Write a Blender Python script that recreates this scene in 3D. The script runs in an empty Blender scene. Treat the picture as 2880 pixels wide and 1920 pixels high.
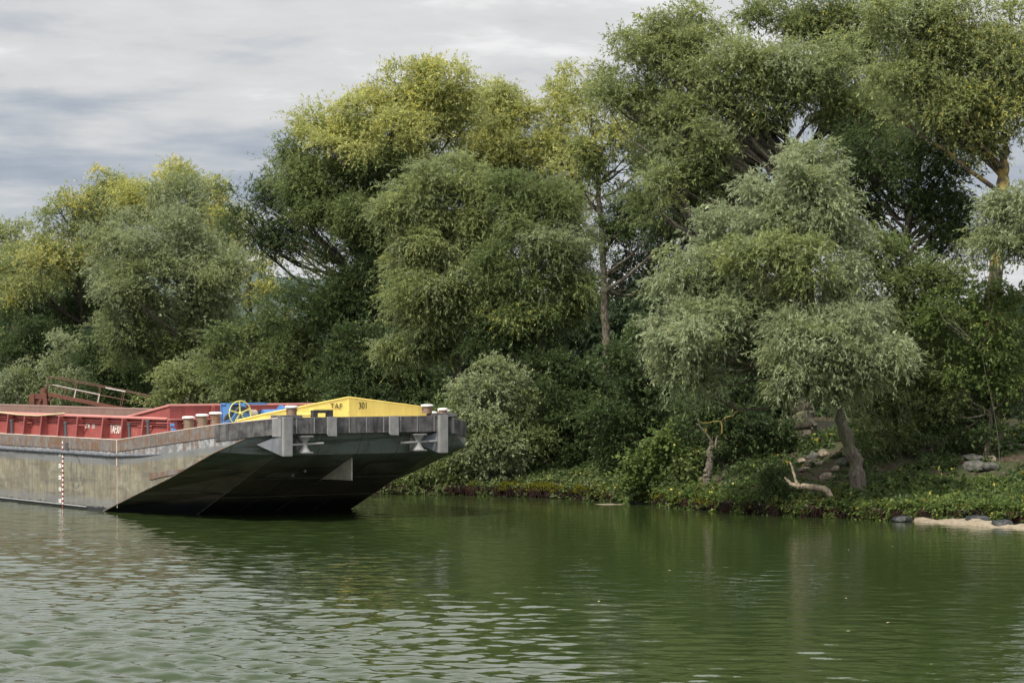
import bpy, bmesh, math, random
import numpy as np
from mathutils import Vector, Matrix

R = math.radians
F = 7000.0                 # focal length in pixels of the 2880 px wide photograph
CAMZ = 5.9                 # eye height above the river (upper deck of a passing boat)
HOR = 1036.0
scene = bpy.context.scene
COL = scene.collection

# ------------------------------------------------------------------ camera
cam = bpy.data.cameras.new("camera")
cam.sensor_width = 36.0
cam.lens = 36.0 * F / 2880.0
cam.shift_y = (HOR - 960.0) / 2880.0
cam.clip_start = 0.5
cam.clip_end = 9000
camo = bpy.data.objects.new("camera", cam)
camo.location = (0, 0, CAMZ)
camo.rotation_euler = (R(90), 0, 0)
COL.objects.link(camo)
scene.camera = camo

# ------------------------------------------------------------------ light
SUN_DIR = Vector((-0.46, -0.50, 0.90)).normalized()          # towards the sun
world = bpy.data.worlds.new("World")
scene.world = world
world.use_nodes = True
wn, wl = world.node_tree.nodes, world.node_tree.links
wn.clear()


def build_world():
    def n(t, **k):
        o = wn.new(t)
        for a, b in k.items():
            setattr(o, a, b)
        return o

    def math_(op, a, b=None, c=None, clamp=False):
        o = n('ShaderNodeMath', operation=op, use_clamp=clamp)
        for i, v in enumerate((a, b, c)):
            if v is None:
                continue
            if isinstance(v, (int, float)):
                o.inputs[i].default_value = v
            else:
                wl.new(v, o.inputs[i])
        return o.outputs[0]
    out = n('ShaderNodeOutputWorld')
    sky = n('ShaderNodeTexSky', sky_type='NISHITA', sun_disc=False)
    sky.sun_elevation = math.asin(SUN_DIR.z)
    sky.sun_rotation = math.atan2(SUN_DIR.x, SUN_DIR.y) % (2 * math.pi)
    tc = n('ShaderNodeTexCoord')
    sp = n('ShaderNodeSeparateXYZ')
    wl.new(tc.outputs['Generated'], sp.inputs[0])
    x, y, z = sp.outputs
    zc = math_('ADD', math_('MAXIMUM', z, 0.0), 0.10)
    u = math_('DIVIDE', x, zc)
    v = math_('DIVIDE', y, zc)
    cb = n('ShaderNodeCombineXYZ')
    wl.new(u, cb.inputs[0]); wl.new(v, cb.inputs[1])

    def noise(scale, detail, rough, off, sx=1.0, sy=1.0, dist=0.0):
        m = n('ShaderNodeMapping')
        m.inputs['Location'].default_value = off
        m.inputs['Scale'].default_value = (sx, sy, 1)
        wl.new(cb.outputs[0], m.inputs[0])
        t = n('ShaderNodeTexNoise')
        t.inputs['Scale'].default_value = scale
        t.inputs['Detail'].default_value = detail
        t.inputs['Roughness'].default_value = rough
        t.inputs['Distortion'].default_value = dist
        wl.new(m.outputs[0], t.inputs['Vector'])
        return t.outputs[0]
    big = noise(0.9, 2.0, 0.5, (3.1, 0.7, 0))
    mid = noise(3.0, 10.0, 0.56, (7.3, 2.2, 0), 0.9, 0.85, 0.12)
    # cloud tone: dark slate layers low in the north, paler higher up
    el = n('ShaderNodeMapRange', interpolation_type='SMOOTHSTEP')
    el.inputs[1].default_value = 0.075; el.inputs[2].default_value = 0.128
    wl.new(z, el.inputs[0])
    low = n('ShaderNodeMapRange', interpolation_type='SMOOTHSTEP')       # a pale break along the horizon
    low.inputs[1].default_value = 0.068; low.inputs[2].default_value = 0.04
    wl.new(z, low.inputs[0])
    tone = math_('ADD', math_('MULTIPLY', mid, 1.5), math_('MULTIPLY', big, 0.45))
    tone = math_('ADD', tone, math_('MULTIPLY', el.outputs[0], 0.42))
    tone = math_('ADD', tone, math_('MULTIPLY', low.outputs[0], 0.45))
    tone = math_('SUBTRACT', tone, 0.62, clamp=True)
    ramp = n('ShaderNodeValToRGB')
    cr = ramp.color_ramp
    cr.elements[0].position = 0.0; cr.elements[0].color = (0.30, 0.350, 0.425, 1)
    cr.elements[1].position = 1.0; cr.elements[1].color = (0.80, 0.80, 0.81, 1)
    for p, c in ((0.30, (0.385, 0.43, 0.495)), (0.52, (0.50, 0.53, 0.565)), (0.68, (0.605, 0.615, 0.63)), (0.85, (0.66, 0.665, 0.67))):
        e = cr.elements.new(p); e.color = (*c, 1)
    wl.new(tone, ramp.inputs[0])
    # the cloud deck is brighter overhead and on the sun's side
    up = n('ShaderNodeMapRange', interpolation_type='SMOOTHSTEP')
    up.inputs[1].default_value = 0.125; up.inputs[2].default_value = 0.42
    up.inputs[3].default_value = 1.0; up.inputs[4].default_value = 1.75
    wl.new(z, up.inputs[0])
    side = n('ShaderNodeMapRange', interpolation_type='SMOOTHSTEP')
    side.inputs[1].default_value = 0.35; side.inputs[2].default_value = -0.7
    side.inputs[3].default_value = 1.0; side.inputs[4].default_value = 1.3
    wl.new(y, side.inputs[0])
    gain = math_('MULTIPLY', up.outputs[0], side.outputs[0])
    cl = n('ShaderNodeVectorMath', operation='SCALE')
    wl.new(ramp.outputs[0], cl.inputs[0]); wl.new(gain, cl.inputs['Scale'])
    bg1 = n('ShaderNodeBackground'); bg1.inputs[1].default_value = 0.10
    wl.new(sky.outputs[0], bg1.inputs[0])
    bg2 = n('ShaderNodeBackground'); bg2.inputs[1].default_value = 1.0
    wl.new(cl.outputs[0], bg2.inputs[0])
    mx = n('ShaderNodeMixShader')
    cover = n('ShaderNodeMapRange')
    cover.inputs[1].default_value = 0.30; cover.inputs[2].default_value = 0.42
    cover.inputs[3].default_value = 0.80; cover.inputs[4].default_value = 1.0
    wl.new(big, cover.inputs[0])
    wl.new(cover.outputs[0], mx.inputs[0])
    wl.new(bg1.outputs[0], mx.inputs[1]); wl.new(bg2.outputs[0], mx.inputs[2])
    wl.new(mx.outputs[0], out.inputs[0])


build_world()
sun = bpy.data.lights.new("sun", 'SUN')
sun.energy = 5.0
sun.angle = R(6)
sun.color = (1.0, 0.94, 0.82)
suno = bpy.data.objects.new("sun", sun)
suno.rotation_euler = SUN_DIR.to_track_quat('Z', 'Y').to_euler()
suno.location = (-40, -40, 60)
COL.objects.link(suno)

scene.view_settings.view_transform = 'Standard'
scene.view_settings.look = 'None'
scene.view_settings.gamma = 1.0
scene.view_settings.exposure = 0.12
scene.cycles.max_bounces = 6
scene.cycles.diffuse_bounces = 3
scene.cycles.glossy_bounces = 3
scene.cycles.transmission_bounces = 3
scene.cycles.use_denoising = True
scene.cycles.sample_clamp_indirect = 6.0

# ------------------------------------------------------------------ helpers


def tag(o, label=None, cat=None, group=None, kind=None):
    if label: o['label'] = label
    if cat: o['category'] = cat
    if group: o['group'] = group
    if kind: o['kind'] = kind
    return o


def empty(name, loc=(0, 0, 0), rz=0.0):
    o = bpy.data.objects.new(name, None)
    o.location = loc
    o.rotation_euler = (0, 0, rz)
    o.empty_display_size = 0.3
    COL.objects.link(o)
    return o


def link(name, me, mats=None, parent=None, smooth=False):
    o = bpy.data.objects.new(name, me)
    for m in (mats if isinstance(mats, (list, tuple)) else [mats] if mats else []):
        me.materials.append(m)
    if smooth:
        me.polygons.foreach_set('use_smooth', np.ones(len(me.polygons), bool))
    COL.objects.link(o)
    if parent: o.parent = parent
    return o


def poly_mesh(name, verts, faces, mi=None):
    me = bpy.data.meshes.new(name)
    me.from_pydata([tuple(v) for v in verts], [], faces)
    if mi is not None:
        me.polygons.foreach_set('material_index', np.array(mi, np.int32))
    me.update()
    return me


def fast_mesh(name, co, nper):
    """co: (n*nper,3) loose polygons of nper corners."""
    co = np.ascontiguousarray(co.reshape(-1, 3), np.float32)
    n = len(co) // nper
    me = bpy.data.meshes.new(name)
    me.vertices.add(len(co)); me.vertices.foreach_set('co', co.ravel())
    me.loops.add(len(co)); me.loops.foreach_set('vertex_index', np.arange(len(co), dtype=np.int32))
    me.polygons.add(n); me.polygons.foreach_set('loop_start', np.arange(0, len(co), nper, dtype=np.int32))
    me.update(calc_edges=True)
    return me


class MB:
    """collects boxes, bars, tubes and plates, built as ONE mesh."""

    def __init__(s):
        s.v, s.f, s.m = [], [], []

    def add(s, v, f, m=0):
        b = len(s.v)
        s.v += [tuple(p) for p in v]
        s.f += [tuple(i + b for i in q) for q in f]
        s.m += [m] * len(f)
        return s

    def hexa(s, p, m=0):        # 8 points: bottom 4 (ccw), top 4
        return s.add(p, [(3, 2, 1, 0), (4, 5, 6, 7), (0, 1, 5, 4), (1, 2, 6, 5), (2, 3, 7, 6), (3, 0, 4, 7)], m)

    def box(s, x0, x1, y0, y1, z0, z1, m=0):
        return s.hexa([(x0, y0, z0), (x1, y0, z0), (x1, y1, z0), (x0, y1, z0),
                       (x0, y0, z1), (x1, y0, z1), (x1, y1, z1), (x0, y1, z1)], m)

    def tube(s, pts, rad, n=8, m=0, cap=True):
        pts = [Vector(p) for p in pts]
        k = len(pts)
        if isinstance(rad, (int, float)): rad = [rad] * k
        v, f = [], []
        ref = Vector((0.31, 0.17, 0.93))
        for i, p in enumerate(pts):
            d = (pts[min(i + 1, k - 1)] - pts[max(i - 1, 0)]).normalized()
            r = ref if abs(d.dot(ref)) < 0.9 else Vector((1, 0.2, 0))
            a = d.cross(r).normalized(); b = d.cross(a)
            for j in range(n):
                t = 2 * math.pi * j / n
                v.append(p + (a * math.cos(t) + b * math.sin(t)) * rad[i])
        for i in range(k - 1):
            for j in range(n):
                j2 = (j + 1) % n
                f.append((i * n + j, i * n + j2, (i + 1) * n + j2, (i + 1) * n + j))
        if cap:
            f.append(tuple(range(n - 1, -1, -1))); f.append(tuple((k - 1) * n + j for j in range(n)))
        return s.add(v, f, m)

    def bar(s, a, b, w, h, m=0, up=(0, 0, 1)):
        a, b, up = Vector(a), Vector(b), Vector(up)
        d = (b - a).normalized(); sx = d.cross(up).normalized() * w / 2; u = sx.cross(d).normalized() * h / 2
        return s.hexa([a - sx - u, a + sx - u, b + sx - u, b - sx - u, a - sx + u, a + sx + u, b + sx + u, b - sx + u], m)

    def prism(s, pts, vec, m=0):     # planar outline extruded by vec
        n = len(pts); vec = Vector(vec)
        v = [Vector(p) for p in pts]; v += [p + vec for p in v]
        f = [tuple(range(n - 1, -1, -1)), tuple(range(n, 2 * n))]
        f += [(i, (i + 1) % n, n + (i + 1) % n, n + i) for i in range(n)]
        return s.add(v, f, m)

    def lathe(s, c, prof, n=20, m=0):     # profile [(r,z)] about vertical axis at c
        v, f = [], []
        for r, z in prof:
            for j in range(n):
                t = 2 * math.pi * j / n
                v.append((c[0] + r * math.cos(t), c[1] + r * math.sin(t), c[2] + z))
        k = len(prof)
        for i in range(k - 1):
            for j in range(n):
                j2 = (j + 1) % n
                f.append((i * n + j, i * n + j2, (i + 1) * n + j2, (i + 1) * n + j))
        f.append(tuple(range(n - 1, -1, -1))); f.append(tuple((k - 1) * n + j for j in range(n)))
        return s.add(v, f, m)

    def build(s, name, mats, parent=None, bevel=0.0, smooth=False):
        me = poly_mesh(name, s.v, s.f, s.m)
        bm = bmesh.new(); bm.from_mesh(me)
        bmesh.ops.recalc_face_normals(bm, faces=bm.faces)
        if bevel:
            bmesh.ops.bevel(bm, geom=bm.edges[:], offset=bevel, segments=2, affect='EDGES', clamp_overlap=True)
        bm.to_mesh(me); bm.free()
        o = link(name, me, mats, parent)
        if smooth:
            me.polygons.foreach_set('use_smooth', np.ones(len(me.polygons), bool))
            try:
                me.set_sharp_from_angle(angle=R(40))
            except Exception:
                pass
        return o


def P(px, py, Y):
    """the point at depth Y metres seen at a pixel of the photograph."""
    return Vector(((px - 1440.0) * Y / F, Y, CAMZ - (py - HOR) * Y / F))


# ------------------------------------------------------------------ materials


def mat(name):
    m = bpy.data.materials.new(name)
    m.use_nodes = True
    nt = m.node_tree
    return m, nt, nt.nodes, nt.links, nt.nodes['Principled BSDF']


def weathered(name, base, dark, rust=None, rust_amt=0.45, rough=0.6, scale=1.0, streak=True, spec=0.35, bump=0.01, dark_amt=0.5):
    """painted or bare steel: base paint, dirt patches, vertical run-off streaks, rust where the paint has gone."""
    m, nt, N, L, B = mat(name)
    tc = N.new('ShaderNodeTexCoord')

    def noise(sc, det, mp=(1, 1, 1), off=(0, 0, 0), rough_=0.6):
        mm = N.new('ShaderNodeMapping'); mm.inputs['Scale'].default_value = mp; mm.inputs['Location'].default_value = off
        L.new(tc.outputs['Object'], mm.inputs[0])
        t = N.new('ShaderNodeTexNoise'); t.inputs['Scale'].default_value = sc; t.inputs['Detail'].default_value = det
        t.inputs['Roughness'].default_value = rough_
        L.new(mm.outputs[0], t.inputs['Vector'])
        return t.outputs[0]

    def ramp(src, a, b):
        r = N.new('ShaderNodeMapRange'); r.interpolation_type = 'SMOOTHSTEP'
        r.inputs[1].default_value = a; r.inputs[2].default_value = b
        L.new(src, r.inputs[0]); return r.outputs[0]

    def mix(f, a, b):
        x = N.new('ShaderNodeMix'); x.data_type = 'RGBA'
        if isinstance(f, float): x.inputs[0].default_value = f
        else: L.new(f, x.inputs[0])
        for i, c in ((6, a), (7, b)):
            if isinstance(c, tuple): x.inputs[i].default_value = (*c, 1)
            else: L.new(c, x.inputs[i])
        return x.outputs[2]

    def mul(a, b):
        x = N.new('ShaderNodeMath'); x.operation = 'MULTIPLY'
        L.new(a, x.inputs[0])
        if isinstance(b, float): x.inputs[1].default_value = b
        else: L.new(b, x.inputs[1])
        return x.outputs[0]
    n1 = noise(1.6 * scale, 8)
    n2 = noise(6.0 * scale, 5, off=(4, 7, 1))
    c = mix(mul(ramp(n1, 0.35, 0.7), dark_amt), base, dark)
    c = mix(mul(ramp(n2, 0.5, 0.75), dark_amt * 0.6), c, dark)
    if streak:
        st = noise(2.2 * scale, 4, mp=(3.0, 3.0, 0.22), off=(2, 2, 0))
        c = mix(mul(ramp(st, 0.48, 0.68), dark_amt * 0.8), c, dark)
    if rust:
        rn = noise(2.4 * scale, 9, off=(9, 3, 5), rough_=0.7)
        rs = noise(2.0 * scale, 5, mp=(3.5, 3.5, 0.3), off=(1, 8, 3))
        add = N.new('ShaderNodeMath'); add.operation = 'ADD'
        L.new(mul(rn, 0.6), add.inputs[0]); L.new(mul(rs, 0.4), add.inputs[1])
        t0 = 0.70 - 0.35 * rust_amt
        c = mix(mul(ramp(add.outputs[0], t0, t0 + 0.09), 0.9), c, rust)
    L.new(c, B.inputs['Base Color'])
    B.inputs['Roughness'].default_value = rough
    B.inputs['Specular IOR Level'].default_value = spec
    if bump:
        bp = N.new('ShaderNodeBump'); bp.inputs['Distance'].default_value = bump; bp.inputs['Strength'].default_value = 0.6
        L.new(n2, bp.inputs['Height']); L.new(bp.outputs[0], B.inputs['Normal'])
    return m


def hull_side_material():
    m, nt, N, L, B = mat('hull_side_paint')
    tc = N.new('ShaderNodeTexCoord')
    sp = N.new('ShaderNodeSeparateXYZ'); L.new(tc.outputs['Object'], sp.inputs[0])

    def M(op, a, b=None, clamp=False):
        o = N.new('ShaderNodeMath'); o.operation = op; o.use_clamp = clamp
        for i, v in enumerate((a, b)):
            if v is None: continue
            if isinstance(v, (int, float)): o.inputs[i].default_value = v
            else: L.new(v, o.inputs[i])
        return o.outputs[0]

    def noise(sc, det, mp=(1, 1, 1), off=(0, 0, 0), r=0.6):
        mm = N.new('ShaderNodeMapping'); mm.inputs['Scale'].default_value = mp; mm.inputs['Location'].default_value = off
        L.new(tc.outputs['Object'], mm.inputs[0])
        t = N.new('ShaderNodeTexNoise'); t.inputs['Scale'].default_value = sc; t.inputs['Detail'].default_value = det
        t.inputs['Roughness'].default_value = r
        L.new(mm.outputs[0], t.inputs['Vector']); return t.outputs[0]

    def ramp(s, a, b):
        r = N.new('ShaderNodeMapRange'); r.interpolation_type = 'SMOOTHSTEP'
        r.inputs[1].default_value = a; r.inputs[2].default_value = b
        L.new(s, r.inputs[0]); return r.outputs[0]

    def mix(f, a, b):
        x = N.new('ShaderNodeMix'); x.data_type = 'RGBA'
        L.new(f, x.inputs[0])
        for i, c in ((6, a), (7, b)):
            if isinstance(c, tuple): x.inputs[i].default_value = (*c, 1)
            else: L.new(c, x.inputs[i])
        return x.outputs[2]
    x, y, z = sp.outputs
    n1 = noise(0.9, 7); n2 = noise(3.5, 8, off=(3, 1, 8), r=0.65); n3 = noise(11, 5, off=(5, 5, 2))
    st = noise(1.6, 5, mp=(3.2, 3.2, 0.18), off=(8, 0, 1))
    hs = noise(1.2, 6, mp=(0.25, 0.25, 3.0), off=(1, 4, 2))
    c = mix(ramp(n1, 0.3, 0.75), (0.250, 0.228, 0.160), (0.130, 0.117, 0.083))
    c = mix(M('MULTIPLY', ramp(n2, 0.47, 0.68), 0.6), c, (0.115, 0.105, 0.082))
    c = mix(M('MULTIPLY', ramp(n3, 0.55, 0.75), 0.4), c, (0.36, 0.34, 0.28))
    c = mix(M('MULTIPLY', ramp(st, 0.48, 0.64), 0.6), c, (0.105, 0.10, 0.09))
    pw = noise(1.9, 8, off=(21, 3, 5), r=0.7)
    c = mix(M('MULTIPLY', ramp(pw, 0.54, 0.62), 0.45), c, (0.31, 0.295, 0.235))
    c = mix(M('MULTIPLY', ramp(noise(0.55, 4, off=(2, 9, 4)), 0.45, 0.62), 0.18), c, (0.12, 0.12, 0.115))
    c = mix(M('MULTIPLY', ramp(noise(2.8, 6, mp=(2.5, 2.5, 0.25), off=(6, 1, 9)), 0.60, 0.68), 0.6), c, (0.16, 0.085, 0.04))
    # sheer of the strake: paint lines follow the deck edge
    sheer = M('MULTIPLY', M('MAXIMUM', M('SUBTRACT', x, 1.3), 0.0), 0.0907)
    zz = M('SUBTRACT', z, sheer)
    zw = M('ADD', zz, M('MULTIPLY', M('SUBTRACT', n2, 0.5), 0.22))
    # slate-grey belt under the rubbing bar, then bare grey-white belt
    belt = M('MULTIPLY', ramp(zw, 1.83, 2.02), 0.75)
    c = mix(belt, c, (0.155, 0.165, 0.185))
    upper = ramp(zw, 2.10, 2.2)
    ub = mix(ramp(n2, 0.40, 0.58), (0.36, 0.36, 0.365), (0.16, 0.165, 0.18))
    ub = mix(M('MULTIPLY', ramp(st, 0.50, 0.60), 0.8), ub, (0.15, 0.085, 0.045))
    c = mix(M('MULTIPLY', upper, 0.92), c, ub)
    # long low stains and black boot topping
    c = mix(M('MULTIPLY', ramp(hs, 0.52, 0.64), 0.5), c, (0.085, 0.082, 0.075))
    zb = M('ADD', z, M('MULTIPLY', M('SUBTRACT', n2, 0.5), 0.35))
    c = mix(M('MULTIPLY', ramp(zb, 0.62, 0.40), 0.55), c, (0.16, 0.165, 0.175))
    c = mix(ramp(zb, 0.22, 0.10), c, (0.018, 0.019, 0.022))
    # dark scuffs low down
    sc = noise(2.6, 9, mp=(1, 1, 0.8), off=(14.2, 0, 6.1), r=0.7)
    lowm = M('MULTIPLY', ramp(z, 0.3, 0.6), ramp(z, 1.35, 1.05))
    c = mix(M('MULTIPLY', M('MULTIPLY', ramp(sc, 0.60, 0.66), lowm), 0.8), c, (0.05, 0.043, 0.036))
    # two tyre scuff rings
    for cx, cz, ra, rb, w in ((-2.72, 1.52, 0.50, 0.66, 0.11), (-2.25, 1.70, 0.42, 0.72, 0.06)):
        dx = M('DIVIDE', M('SUBTRACT', x, cx), ra); dz = M('DIVIDE', M('SUBTRACT', z, cz), rb)
        rr = M('SQRT', M('ADD', M('MULTIPLY', dx, dx), M('MULTIPLY', dz, dz)))
        ring = ramp(M('ABSOLUTE', M('SUBTRACT', rr, 1.0)), w * 1.3, w * 0.4)
        c = mix(M('MULTIPLY', M('MULTIPLY', ring, ramp(n2, 0.36, 0.6)), 0.75), c, (0.05, 0.055, 0.06))
    L.new(c, B.inputs['Base Color'])
    B.inputs['Roughness'].default_value = 0.55
    B.inputs['Specular IOR Level'].default_value = 0.4
    bp = N.new('ShaderNodeBump'); bp.inputs['Distance'].default_value = 0.02; bp.inputs['Strength'].default_value = 0.5
    L.new(M('ADD', M('MULTIPLY', M('SINE', M('MULTIPLY', x, 9.5)), 0.10), M('ADD', n1, M('MULTIPLY', n3, 0.3))), bp.inputs['Height']); L.new(bp.outputs[0], B.inputs['Normal'])
    return m


def rake_material():
    m, nt, N, L, B = mat('rake_tar')
    tc = N.new('ShaderNodeTexCoord')
    sp = N.new('ShaderNodeSeparateXYZ'); L.new(tc.outputs['Object'], sp.inputs[0])

    def noise(sc, det, mp=(1, 1, 1), r=0.6, off=(0, 0, 0)):
        mm = N.new('ShaderNodeMapping'); mm.inputs['Scale'].default_value = mp; mm.inputs['Location'].default_value = off
        L.new(tc.outputs['Object'], mm.inputs[0])
        t = N.new('ShaderNodeTexNoise'); t.inputs['Scale'].default_value = sc; t.inputs['Detail'].default_value = det
        t.inputs['Roughness'].default_value = r
        L.new(mm.outputs[0], t.inputs['Vector']); return t.outputs[0]

    def ramp(s, a, b, v=1.0):
        r = N.new('ShaderNodeMapRange'); r.interpolation_type = 'SMOOTHSTEP'
        r.inputs[1].default_value = a; r.inputs[2].default_value = b; r.inputs[4].default_value = v
        L.new(s, r.inputs[0]); return r.outputs[0]

    def mix(f, a, b):
        x = N.new('ShaderNodeMix'); x.data_type = 'RGBA'; L.new(f, x.inputs[0])
        for i, c in ((6, a), (7, b)):
            if isinstance(c, tuple): x.inputs[i].default_value = (*c, 1)
            else: L.new(c, x.inputs[i])
        return x.outputs[2]
    z = sp.outputs[2]
    n1 = noise(0.8, 7); n2 = noise(4, 8, r=0.65)
    hs = noise(1.3, 6, mp=(0.4, 0.25, 4.0))       # old water lines
    ad = N.new('ShaderNodeMath'); ad.operation = 'MULTIPLY_ADD'; ad.inputs[1].default_value = 0.5
    L.new(n1, ad.inputs[0]); L.new(z, ad.inputs[2])
    c = mix(ramp(ad.outputs[0], 2.2, 2.75), (0.095, 0.080, 0.058), (0.105, 0.122, 0.120))   # tar below, old green paint above
    c = mix(ramp(n1, 0.42, 0.7, 0.6), c, (0.045, 0.041, 0.035))
    c = mix(ramp(hs, 0.50, 0.62, 0.7), c, (0.024, 0.025, 0.026))
    c = mix(ramp(n2, 0.58, 0.72, 0.5), c, (0.13, 0.12, 0.10))
    c = mix(ramp(noise(2.1, 5, mp=(0.3, 0.2, 6.0), off=(3, 3, 7)), 0.60, 0.66, 0.55), c, (0.16, 0.15, 0.125))
    c = mix(ramp(noise(3.0, 5, mp=(0.15, 1.6, 0.15), off=(1, 4, 2)), 0.58, 0.68, 0.5), c, (0.028, 0.027, 0.025))
    c = mix(ramp(ad.outputs[0], 0.95, 0.6), c, (0.010, 0.011, 0.014))                      # bottom paint
    L.new(c, B.inputs['Base Color'])
    B.inputs['Roughness'].default_value = 0.5
    bp = N.new('ShaderNodeBump'); bp.inputs['Distance'].default_value = 0.02; bp.inputs['Strength'].default_value = 0.5
    L.new(n2, bp.inputs['Height']); L.new(bp.outputs[0], B.inputs['Normal'])
    return m


def leaf_material():
    m, nt, N, L, B = mat('leaf')
    at = N.new('ShaderNodeAttribute'); at.attribute_name = 'leafcol'
    geo = N.new('ShaderNodeNewGeometry')
    under = N.new('ShaderNodeMix'); under.data_type = 'RGBA'; under.blend_type = 'MIX'    # paler felted underside
    ml = N.new('ShaderNodeMath'); ml.operation = 'MULTIPLY'; ml.inputs[1].default_value = 0.16
    L.new(geo.outputs['Backfacing'], ml.inputs[0]); L.new(ml.outputs[0], under.inputs[0])
    L.new(at.outputs['Color'], under.inputs[6]); under.inputs[7].default_value = (0.28, 0.32, 0.19, 1)
    L.new(under.outputs[2], B.inputs['Base Color'])
    B.inputs['Roughness'].default_value = 0.52
    B.inputs['Specular IOR Level'].default_value = 0.25
    tr = N.new('ShaderNodeBsdfTranslucent')
    hs = N.new('ShaderNodeHueSaturation'); hs.inputs['Saturation'].default_value = 1.0; hs.inputs['Value'].default_value = 1.25
    L.new(at.outputs['Color'], hs.inputs['Color']); L.new(hs.outputs[0], tr.inputs[0])
    mx = N.new('ShaderNodeMixShader'); mx.inputs[0].default_value = 0.42
    L.new(B.outputs[0], mx.inputs[1]); L.new(tr.outputs[0], mx.inputs[2])
    L.new(mx.outputs[0], N['Material Output'].inputs[0])
    return m


def fibre_material():
    m, nt, N, L, B = mat('fibre')
    at = N.new('ShaderNodeAttribute'); at.attribute_name = 'leafcol'
    L.new(at.outputs['Color'], B.inputs['Base Color'])
    B.inputs['Roughness'].default_value = 0.85
    B.inputs['Specular IOR Level'].default_value = 0.15
    return m


def bark_material(name, c0, c1, sc=5.0, rough=0.85, moss=None):
    m, nt, N, L, B = mat(name)
    tc = N.new('ShaderNodeTexCoord')
    mp = N.new('ShaderNodeMapping'); mp.inputs['Scale'].default_value = (2.5, 2.5, 0.6)
    L.new(tc.outputs['Object'], mp.inputs[0])
    t = N.new('ShaderNodeTexNoise'); t.inputs['Scale'].default_value = sc; t.inputs['Detail'].default_value = 7
    L.new(mp.outputs[0], t.inputs['Vector'])
    cr = N.new('ShaderNodeValToRGB'); cr.color_ramp.elements[0].position = 0.35; cr.color_ramp.elements[1].position = 0.68
    cr.color_ramp.elements[0].color = (*c0, 1); cr.color_ramp.elements[1].color = (*c1, 1)
    L.new(t.outputs[0], cr.inputs[0])
    last = cr.outputs[0]
    if moss:
        t2 = N.new('ShaderNodeTexNoise'); t2.inputs['Scale'].default_value = 1.6; t2.inputs['Detail'].default_value = 6
        L.new(tc.outputs['Object'], t2.inputs['Vector'])
        r = N.new('ShaderNodeMapRange'); r.inputs[1].default_value = 0.5; r.inputs[2].default_value = 0.66
        L.new(t2.outputs[0], r.inputs[0])
        mx = N.new('ShaderNodeMix'); mx.data_type = 'RGBA'
        L.new(r.outputs[0], mx.inputs[0]); L.new(last, mx.inputs[6]); mx.inputs[7].default_value = (*moss, 1)
        last = mx.outputs[2]
    L.new(last, B.inputs['Base Color'])
    B.inputs['Roughness'].default_value = rough
    bp = N.new('ShaderNodeBump'); bp.inputs['Distance'].default_value = 0.12
    L.new(t.outputs[0], bp.inputs['Height']); L.new(bp.outputs[0], B.inputs['Normal'])
    return m


def ground_material():
    m, nt, N, L, B = mat('bank_soil')
    tc = N.new('ShaderNodeTexCoord')

    def noise(sc, det, off=(0, 0, 0)):
        mm = N.new('ShaderNodeMapping'); mm.inputs['Location'].default_value = off
        L.new(tc.outputs['Object'], mm.inputs[0])
        t = N.new('ShaderNodeTexNoise'); t.inputs['Scale'].default_value = sc; t.inputs['Detail'].default_value = det
        L.new(mm.outputs[0], t.inputs['Vector']); return t.outputs[0]

    def ramp(s, a, b):
        r = N.new('ShaderNodeMapRange'); r.interpolation_type = 'SMOOTHSTEP'
        r.inputs[1].default_value = a; r.inputs[2].default_value = b
        L.new(s, r.inputs[0]); return r.outputs[0]

    def mix(f, a, b):
        x = N.new('ShaderNodeMix'); x.data_type = 'RGBA'; L.new(f, x.inputs[0])
        for i, c in ((6, a), (7, b)):
            if isinstance(c, tuple): x.inputs[i].default_value = (*c, 1)
            else: L.new(c, x.inputs[i])
        return x.outputs[2]
    a = noise(0.9, 6); b = noise(5, 7, (3, 3, 3)); d = noise(22, 4, (1, 5, 2))
    c = mix(ramp(a, 0.4, 0.62), (0.050, 0.036, 0.024), (0.034, 0.045, 0.016))
    c = mix(ramp(b, 0.55, 0.7), c, (0.10, 0.08, 0.053))
    c = mix(ramp(d, 0.6, 0.72), c, (0.035, 0.026, 0.018))
    sp = N.new('ShaderNodeSeparateXYZ'); L.new(tc.outputs['Object'], sp.inputs[0])
    zz = N.new('ShaderNodeMath'); zz.operation = 'MULTIPLY_ADD'; zz.inputs[1].default_value = 0.35
    L.new(b, zz.inputs[0]); L.new(sp.outputs[2], zz.inputs[2])
    c = mix(ramp(zz.outputs[0], 0.66, 0.50), c, (0.012, 0.0075, 0.006))          # wet mud face, with the undercut's shadow put into its colour
    L.new(c, B.inputs['Base Color']); B.inputs['Roughness'].default_value = 0.9
    B.inputs['Specular IOR Level'].default_value = 0.2
    bp = N.new('ShaderNodeBump'); bp.inputs['Distance'].default_value = 0.08
    L.new(b, bp.inputs['Height']); L.new(bp.outputs[0], B.inputs['Normal'])
    return m


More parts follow.
